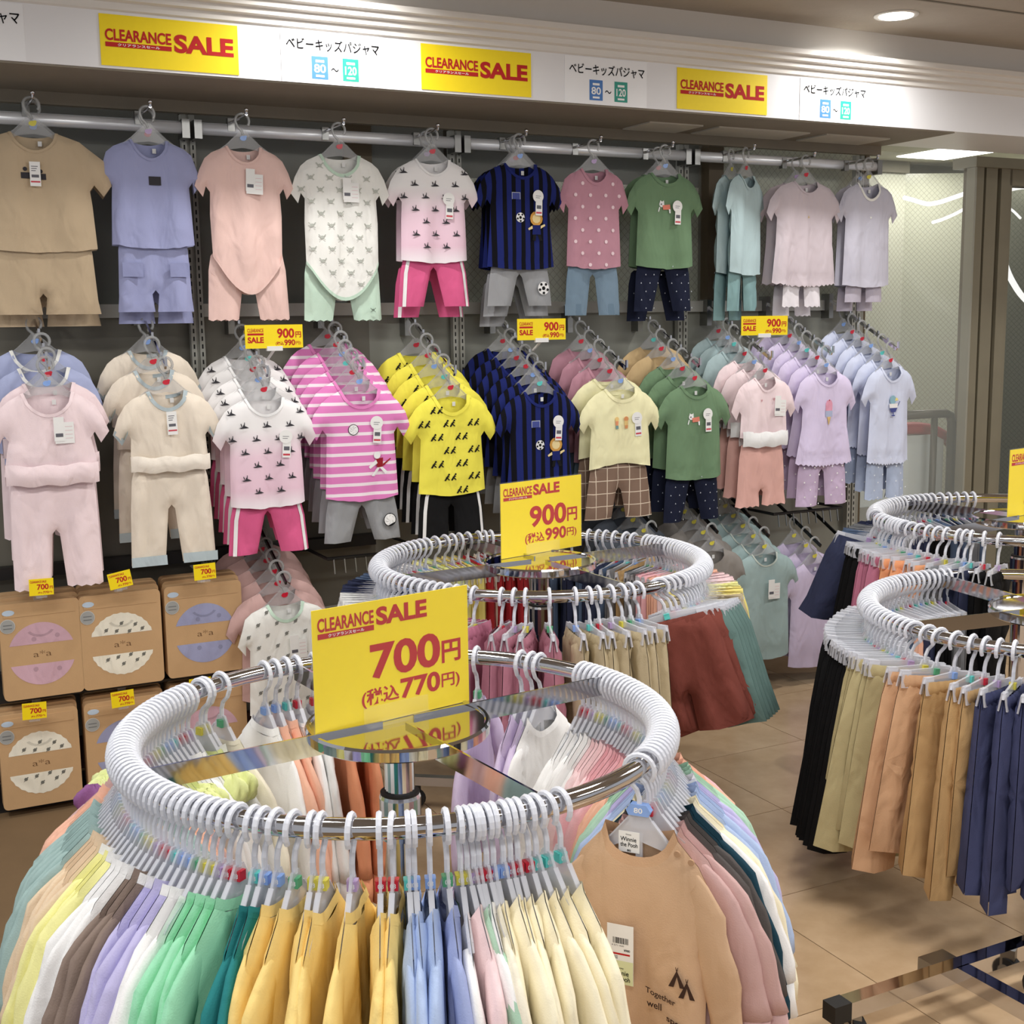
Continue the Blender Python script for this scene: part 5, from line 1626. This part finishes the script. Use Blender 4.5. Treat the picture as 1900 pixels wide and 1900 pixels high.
HOT, GREYM = cloth((240, 92, 148)), cloth((158, 160, 164))
PLAID = striped('brown_check', (140, 112, 94), (228, 208, 184), [('x', 0.045, 0.003, 0.011), ('z', 0.045, 0.003, 0.0)])
P_('sand', [SAND, SAND], ww=0.135, zt=-0.37, zb=-0.595, crotch=-0.535, ox=0.160, ix=0.004, seed=1, T=0.02, fold=0.008)
P_('periwinkle', [PERI, PERI, cloth((146, 152, 198))], ww=0.098, zt=-0.355, zb=-0.585, crotch=-0.52, ox=0.114, ix=0.004, seed=2, fold=0.008, prints=spots([(NET[:1], -0.070, -0.46, 0.030, 2), (NET[:1], 0.070, -0.46, 0.030, 2)]))
P_('pink_leg', [BPINK, BPINK], ww=0.105, zt=-0.40, zb=-0.605, crotch=-0.435, ox=0.130, ix=0.034, seed=3, hem=True)
P_('mint_leg', [MINTL, MINTL, cloth((120, 140, 124))], ww=0.110, zt=-0.40, zb=-0.600, crotch=-0.435, ox=0.132, ix=0.036, seed=4, hem=True, prints=spots([(CRAB, 0.092, -0.57, 0.010, 2)]))
P_('hot', [HOT, WHT], ww=0.092, zt=-0.385, zb=-0.560, crotch=-0.43, ox=0.128, ix=0.038, seed=5, stripes=True)
P_('grey_soccer', [GREYM, GREYM, WHT, BLK], ww=0.095, zt=-0.40, zb=-0.560, crotch=-0.45, ox=0.128, ix=0.036, seed=6, prints=spots([(SOCCER, 0.080, -0.500, 0.0225, 2)]))
P_('grey_volley', [GREYM, GREYM, WHT, BLK], ww=0.095, zt=-0.40, zb=-0.565, crotch=-0.45, ox=0.128, ix=0.040, seed=26, prints=spots([(VOLLEY, 0.084, -0.500, 0.0205, 2)]))
P_('jogger', [cloth((120, 146, 168)), cloth((108, 134, 156))], ww=0.088, zt=-0.40, zb=-0.590, crotch=-0.445, ox=0.112, ix=0.026, seed=7, cuff=0.040, fold=0.009)
P_('navy_leg', [cloth((28, 34, 58)), BLK, cloth((196, 204, 216))], ww=0.095, zt=-0.39, zb=-0.575, crotch=-0.42, ox=0.126, ix=0.046, seed=8, prints=over(TRI, 0.0048, 0.034, 0.030, margin=0.006))
P_('teal_leg', [cloth((128, 168, 170)), BLK], ww=0.095, zt=-0.40, zb=-0.585, crotch=-0.45, ox=0.116, ix=0.020, seed=9, fold=0.010)
P_('white_leg', [cloth((234, 228, 234)), BLK], ww=0.085, zt=-0.44, zb=-0.555, crotch=-0.46, ox=0.098, ix=0.018, seed=10, hem=True, fold=0.009)
P_('lilac_leg', [cloth((192, 184, 200)), BLK], ww=0.085, zt=-0.45, zb=-0.545, crotch=-0.47, ox=0.095, ix=0.012, seed=11)
P_('belly_pink', [PPINK, PPINK], ww=0.112, zt=-0.335, zb=-0.640, crotch=-0.475, ox=0.122, ix=0.022, seed=12, waist=(0.058, 0.010), fold=0.008, hem=True)
P_('belly_cream', [CREAMT, cloth((246, 234, 218)), GRBLUE], ww=0.104, zt=-0.310, zb=-0.595, crotch=-0.42, ox=0.126, ix=0.026, seed=14, waist=(0.046, 0.008), fold=0.009, prints=lambda mb, sh, pts: [mb.add([(sx * x, -float(sh.depth([(x, z)])[0]) * 0.6 + 0.001, z) for x, z in ((0.024, -0.597), (0.128, -0.597), (0.128, -0.568), (0.024, -0.568))], [(0, 1, 2, 3) if sx > 0 else (3, 2, 1, 0)], 2) for sx in (1, -1)])
P_('black_leg', [BLK, WHT], ww=0.096, zt=-0.385, zb=-0.575, crotch=-0.44, ox=0.124, ix=0.012, seed=16, stripes=True)
P_('plaid', [PLAID, PLAID], ww=0.100, zt=-0.34, zb=-0.540, crotch=-0.43, ox=0.138, ix=0.030, seed=17, fold=0.004)
P_('coral', [cloth((238, 180, 168)), WHT], ww=0.096, zt=-0.330, zb=-0.560, crotch=-0.50, ox=0.122, ix=0.006, seed=18, waist=(0.056, 0.008), fold=0.010, hem=True)
P_('lav_dot', [cloth((208, 184, 218)), BLK, WHT], ww=0.098, zt=-0.41, zb=-0.595, crotch=-0.455, ox=0.122, ix=0.020, seed=19, prints=over(DOT, 0.0052, 0.044, 0.028, margin=0.006))
P_('blue_dot', [cloth((176, 192, 222)), BLK, cloth((226, 232, 244))], ww=0.092, zt=-0.43, zb=-0.600, crotch=-0.47, ox=0.108, ix=0.008, seed=20, hem=True, fold=0.008, prints=over(DOT, 0.0050, 0.046, 0.030, margin=0.006))

# tags that hang on the front pieces
tg = MB(); tg.box((0, 0, -0.034), (0.029, 0.0007, 0.068), 0)
rect(tg, -0.010, 0.010, -0.044, -0.036, -0.0006, 1); rect(tg, -0.0125, 0.0125, -0.058, -0.0535, -0.0006, 2)
for k in range(3):
    rect(tg, -0.010, 0.008 - 0.003 * k, -0.014 - 0.006 * k, -0.012 - 0.006 * k, -0.0006, 1)
TAG_SLIM = tg.mesh('hang_tag', [PAPER, mat('barcode_grey', (96, 96, 104), 0.6), mat('tag_red', (204, 70, 84), 0.6)])
tg = MB(); tg.plate(circ(0, -0.020, 0.021, 20), -0.0007, 0.0); tg.box((0.004, 0.0006, -0.058), (0.026, 0.0007, 0.052), 0)
rect(tg, -0.005, 0.013, -0.062, -0.050, 0.0001, 1); rect(tg, -0.007, 0.015, -0.078, -0.072, 0.0001, 2)
for k in range(2):
    rect(tg, -0.010, 0.010 - 0.004 * k, -0.020 - 0.006 * k, -0.0185 - 0.006 * k, -0.0010, 1)
TAG_ROUND = tg.mesh('hang_tag', [PAPER, mat('barcode_grey', (96, 96, 104)), mat('tag_red', (204, 70, 84))])
tg = MB(); tg.box((0, 0, -0.045), (0.052, 0.0007, 0.060), 0); tg.box((-0.014, -0.001, -0.034), (0.028, 0.0007, 0.068), 0); rect(tg, -0.024, -0.004, -0.056, -0.046, -0.0017, 1)
for k in range(4):
    rect(tg, 0.002, 0.022, -0.028 - 0.011 * k, -0.0268 - 0.011 * k, -0.0007, 2)
TAG_WIDE = tg.mesh('hang_tag', [PAPER, mat('barcode_grey', (96, 96, 104)), mat('tag_pink', (226, 190, 196))])
NLAB = MB(); NLAB.box((0, 0, 0), (0.011, 0.0006, 0.014)); NLAB = NLAB.mesh('neck_label', PAPER)
DEPTHS = {'slim': (TAG_SLIM,), 'round': (TAG_ROUND,), 'wide': (TAG_WIDE,)}


def outfit(kind, shirt, pants, label, group, s, t, z, rz=0.0, tagk=None, tagx=0.03, tagz=-0.16, hang_label=None, badge='red', lab=True, dy=0.0):
    o = on_wall(thing(kind, label, 'pajamas' if pants else 'shirt', group=group), s, t, z, rz)
    sh = link('shirt', SHIRTS[shirt], o)
    if pants:
        p = link('trousers', PANTS[pants], o)
    if lab:
        n = link('neck_label', NLAB, sh); n.location = (0.018, 0.012, Z0 - 0.030)
    if tagk:
        g = link('hang_tag', DEPTHS[tagk][0], o); g.location = (tagx, -0.0305 - dy, tagz); g.rotation_euler = (0, random.uniform(-0.08, 0.08), 0)
    h = hanger('wall', W(s, t, z), AW + rz, hang_label, 'clear hangers on the wall', badge, badge=True)
    return o


ARM = MB(); ARM.tube([(0, -0.10, 0.0085), (0, -0.285, 0.0085)], 0.0045, 8); ARM.tube([(0, -0.283, 0.0085), (0, -0.285, 0.016), (0, -0.287, 0.020)], 0.0045, 8)
ARM = ARM.mesh('arm', CHROME)
ARMB = MB(); ARMB.box((0, -0.098, 0.002), (0.022, 0.022, 0.040)); ARMB = ARMB.mesh('bracket', STEEL)
TIP = MB(); TIP.lathe([(0.0, -0.007), (0.005, -0.005), (0.007, 0.0), (0.005, 0.005), (0.0, 0.007)], 10); TIP = TIP.mesh('tip', CHROME, True)

TOPROW = [  # s, z, count, gap, shirt, trousers, words, tag, x, z, rz
    (-1.752, 2.050, 2, 0.07, 'sand', 'sand', 'sand beige tee and shorts set', 'slim', -0.004, -0.165, 0.0),
    (-1.428, 2.045, 2, 0.06, 'periwinkle', 'periwinkle', 'periwinkle blue tee and shorts set', None, 0, 0, 0.0),
    (-1.142, 2.040, 1, 0, 'pink_body', 'pink_leg', 'pale pink bodysuit and leggings set', 'wide', 0.024, -0.150, 0.0),
    (-0.832, 2.030, 1, 0, 'crab_body', 'mint_leg', 'white crab print bodysuit with mint leggings', 'wide', 0.026, -0.155, 0.0),
    (-0.510, 2.030, 2, 0.07, 'dino', 'hot', 'white dinosaur tee with hot pink leggings', 'round', 0.045, -0.190, 0.0),
    (-0.185, 2.030, 3, 0.05, 'navy', 'grey_soccer', 'navy striped soccer tee with grey leggings', 'round', 0.055, -0.170, 0.0),
    (0.108, 2.025, 1, 0, 'mauve', 'jogger', 'mauve dotted tee with blue grey joggers', None, 0, 0, 0.0),
    (0.408, 2.022, 2, 0.06, 'green', 'navy_leg', 'green cat tee with navy leggings', 'round', 0.036, -0.180, 0.0),
    (0.770, 2.030, 2, 0.05, 'sage', 'teal_leg', 'sage blue tee set turned sideways', None, 0, 0, 0.48),
    (1.056, 2.016, 2, 0.07, 'lilac_wide', 'white_leg', 'wide lilac grey tee with white leggings', None, 0, 0, 0.05),
    (1.372, 2.020, 2, 0.06, 'grey_lilac', 'lilac_leg', 'grey lilac tee with white neckband', None, 0, 0, 0.0)]
for s, z, n, gap, sh_, pa_, words_, tk, tx, tz, rz in TOPROW:
    a = on_wall(thing('face_out_arm', 'straight chrome arm holding the %s in the top row' % words_, 'display arm'), s, 0, z)
    link('arm', ARM, a); link('bracket', ARMB, a); tp = link('tip', TIP, a); tp.location = (0, -0.287, 0.022)
    for k in range(n):
        pos = '' if n == 1 else (', frontmost' if k == 0 else ' behind the first' if k == 1 else ' behind the second')
        o = outfit('pajama_set', sh_, pa_, words_ + ', top row' + pos, 'outfits in the top row', s + (0.010 * k if rz < 0.3 else -0.03 * k), 0.235 - gap * k, z, rz + random.uniform(-0.04, 0.04), tk if k == 0 else None, tx, tz,
                   'clear hanger of the %s, top row%s' % (words_.split(' with ')[0], pos), ['red', 'mauve', 'red', 'yellow', 'blue'][(k + int(s * 10)) % 5])
        if k:
            for ch in o.children:
                if ch.name.startswith('trousers'):
                    ch.location.z = -0.035 * k

ROW2 = [
    (-1.775, 1.318, [('ruffle_pink', 'belly_pink', 'pale pink ruffle sleeve top with belly band trousers', 'wide', 0.036, -0.150), ('ruffle_pink', 'belly_pink', 'pale pink ruffle sleeve top with belly band trousers'), ('lav_blue', 'belly_pink', 'lavender blue top with white neckband'), ('lav_blue', 'belly_pink', 'lavender blue top with white neckband')], (0.40, 0.352, 0.27, 0.17)),
    (-1.455, 1.310, [('cream', 'belly_cream', 'cream top with blue grey trims and belly band trousers', 'slim', 0.004, -0.140)] + [('cream', 'belly_cream', 'cream top with blue grey trims and belly band trousers')] * 2, (0.40, 0.285, 0.17)),
    (-1.155, 1.278, [('dino', 'hot', 'white dinosaur tee with hot pink leggings', 'round', 0.056, -0.180)] + [('dino', 'hot', 'white dinosaur tee with hot pink leggings')] * 4, (0.40, 0.345, 0.285, 0.22, 0.155)),
    (-0.850, 1.292, [('stripe', 'grey_volley', 'pink striped tee with grey volleyball leggings', 'round', 0.046, -0.165)] + [('stripe', 'grey_volley', 'pink striped tee with grey volleyball leggings')] * 5, (0.40, 0.345, 0.29, 0.235, 0.175, 0.12)),
    (-0.535, 1.262, [('yellow', 'black_leg', 'yellow figure print tee with black side stripe trousers')] * 5, (0.40, 0.335, 0.27, 0.20, 0.13)),
    (-0.205, 1.264, [('navy', 'grey_soccer', 'navy striped soccer tee with grey leggings', 'round', 0.058, -0.165)] + [('navy', 'grey_soccer', 'navy striped soccer tee with grey leggings')] * 5, (0.40, 0.345, 0.29, 0.235, 0.18, 0.12)),
    (0.116, 1.262, [('pale_yellow', 'plaid', 'pale yellow tee with brown checked shorts', 'round', 0.050, -0.165), ('pale_yellow', 'plaid', 'pale yellow tee with brown checked shorts'), ('mauve', 'jogger', 'mauve dotted tee'), ('mauve', 'jogger', 'mauve dotted tee'), ('mauve', 'jogger', 'mauve dotted tee')], (0.40, 0.335, 0.26, 0.195, 0.13)),
    (0.424, 1.262, [('green', 'navy_leg', 'green cat tee with navy leggings', 'round', 0.040, -0.165), ('green', 'navy_leg', 'green cat tee with navy leggings'), ('green', 'navy_leg', 'green cat tee with navy leggings'), ('tan_plain', 'plaid', 'crumpled tan top'), ('tan_plain', 'plaid', 'crumpled tan top')], (0.40, 0.335, 0.27, 0.195, 0.13)),
    (0.745, 1.280, [('pink_short', 'coral', 'pale pink top with white belly band and coral trousers', 'wide', 0.056, -0.150), ('pink_short', 'coral', 'pale pink top with white belly band and coral trousers'), ('pink_short', 'coral', 'pale pink top with white belly band and coral trousers'), ('sage', 'teal_leg', 'sage blue tee'), ('sage', 'teal_leg', 'sage blue tee'), ('sage', 'teal_leg', 'sage blue tee')], (0.40, 0.34, 0.28, 0.21, 0.16, 0.11)),
    (1.034, 1.292, [('lavender', 'lav_dot', 'lavender ice lolly tee with dotted trousers')] * 6, (0.40, 0.345, 0.29, 0.235, 0.18, 0.12)),
    (1.360, 1.302, [('pale_blue', 'blue_dot', 'pale blue sundae tee with dotted blue trousers')] * 6, (0.40, 0.345, 0.29, 0.235, 0.18, 0.12))]
SLOPE = 0.50
for ci, (s, z4, sets, ts) in enumerate(ROW2):
    w0 = sets[0][2]
    a = on_wall(thing('waterfall_arm', 'sloping chrome arm of the %s stack, second row' % w0.split(' with ')[0], 'display arm'), s, 0, 0)
    m = MB()
    zt = lambda t: z4 + (0.40 - t) * SLOPE + 0.006
    m.bar((0, -0.04, zt(0.04)), (0, -0.435, zt(0.435)), 0.006, 0.012); m.build('bar', CHROME, a)
    for t in ts + (0.428,):
        m = MB()
        m.bar((0, -t + 0.016 - (0.03 if t > 0.42 else 0.0), zt(t)), (0, -t - 0.004 - (0.03 if t > 0.42 else 0.0) + 0.02, zt(t) + 0.026), 0.007, 0.007, 0, (1, 0, 0))
        m.build('pin', CHROME, a)
    m = MB(); m.box((0, -0.025, zt(0.03) - 0.03), (0.022, 0.05, 0.10)); m.build('bracket', STEEL, a)
    seen = {}
    for k, (st, t) in enumerate(zip(sets, ts)):
        nm = st[2]; seen[nm] = seen.get(nm, 0) + 1
        same = sum(1 for q in sets if q[2] == nm)
        pos = '%s, second row' % ('frontmost' if k == 0 else '%s from the front' % ORD(k + 1))
        tk = st[3:] if len(st) > 3 else (None, 0, 0)
        outfit('pajama_set', st[0], st[1], '%s, %s' % (nm, pos), 'outfits in the second row', s + random.uniform(-0.006, 0.006), t, z4 + (0.40 - t) * SLOPE, random.uniform(-0.06, 0.06), tk[0], tk[1], tk[2],
               'clear hanger, %s, %s' % (nm.split(' with ')[0], pos), ['blue', 'red', 'red', 'blue', 'red', 'aqua'][(k + ci) % 6], lab=(k < 2))

ROW3 = [(-1.128, 0.640, 'dusty', 'dusty pink top', 5, 'animals', 'white grey animal print tee'), (0.235, 0.685, 'slate', 'slate grey top', 5, None, None), (0.50, 0.655, 'mid_grey', 'mid grey top', 4, None, None),
        (0.735, 0.620, 'grey_sage', 'grey sage tee', 5, None, None), (0.985, 0.560, 'lilac_low', 'lilac top', 3, None, None), (1.16, 0.520, 'peach_low', 'pale peach top', 2, None, None)]
for s, z4, key, words_, n, fkey, fwords in ROW3:
    a = on_wall(thing('waterfall_arm', 'sloping arm of the %s stack, lowest row' % words_, 'display arm'), s, 0, 0)
    zt = lambda t: z4 + (0.42 - t) * SLOPE + 0.006
    m = MB(); m.bar((0, -0.02, zt(0.02)), (0, -0.455, zt(0.455)), 0.006, 0.012); m.build('bar', mat('dark_chrome', (70, 70, 72), 0.25, 1.0), a)
    m = MB(); m.box((0, -0.015, zt(0.02) - 0.03), (0.022, 0.03, 0.08)); m.build('bracket', STEEL, a)
    for k in range(n + (1 if fkey else 0)):
        t = 0.42 - (0.062 if not fkey else 0.055) * k
        first = fkey and k == 0
        nm = fwords if first else words_
        outfit('shirt_on_hanger', fkey if first else key, None, '%s, %s in its stack, lowest row' % (nm, 'frontmost' if k == 0 else ORD(k + 1)), 'tops in the lowest row', s + random.uniform(-0.006, 0.006), t, z4 + (0.42 - t) * SLOPE,
               random.uniform(-0.05, 0.05), 'wide' if k == 0 and key in ('grey_sage', 'dusty') else None, 0.03, -0.18, 'clear hanger of the %s, %s in its stack' % (nm, 'frontmost' if k == 0 else ORD(k + 1)), 'yellow' if s > 0 else 'red', lab=(k == 0))
for x, lab in ((1.02, 'dark wire hook rail behind the lilac tops'), (-0.80, 'dark wire hook rail left of the middle round rack')):
    h = on_wall(thing('wire_rail', lab, 'hook rail'), x, 0, 0.66)
    m = MB(); m.tube([(-0.14, -0.02, 0.0), (-0.14, -0.30, 0.0), (0.20, -0.30, 0.0), (0.20, -0.02, 0.0)], 0.006, 6); m.build('frame', BLACKM, h)
    for k in range(9):
        m = MB()
        m.bar((-0.12 + 0.037 * k, -0.30, 0.0), (-0.12 + 0.037 * k, -0.31, -0.05), 0.004, 0.004)
        m.build('hook', STEEL, h)

# long paper tags on the black trousers of the right rack
for k, (p, ln, lab) in enumerate((((1.00, 3.02, 0.545), 0.15, 'long white paper tag hanging beside the black trousers'), ((1.265, 3.56, 0.665), 0.10, 'curled white paper tag on the navy puffy shorts'), ((1.24, 3.55, 0.655), 0.085, 'grey white paper tag left of the curled tag'))):
    g = thing('paper_tag', lab, 'tag', p, 0.35)
    m = MB(); n = 8
    V = [(sx * 0.012 + 0.012 * math.sin(2.4 * i / n), -0.006 * math.sin(3 * i / n), -ln * i / n) for i in range(n + 1) for sx in (-1, 1)]
    m.add(V, [(2 * i, 2 * i + 1, 2 * i + 3, 2 * i + 2) for i in range(n)], 0); m.build('strip', PAPER, g)
    m = MB()
    for i in range(1, 7):
        z = -ln * (i + 0.3) / 8
        u = 2.4 * (i + 0.3) / 8
        rect(m, -0.007 + 0.012 * math.sin(u), 0.007 + 0.012 * math.sin(u), z, z + 0.004, -0.006 * math.sin(3 * (i + 0.3) / 8) - 0.0012, 0)
    m.build('lines', GREYP, g)
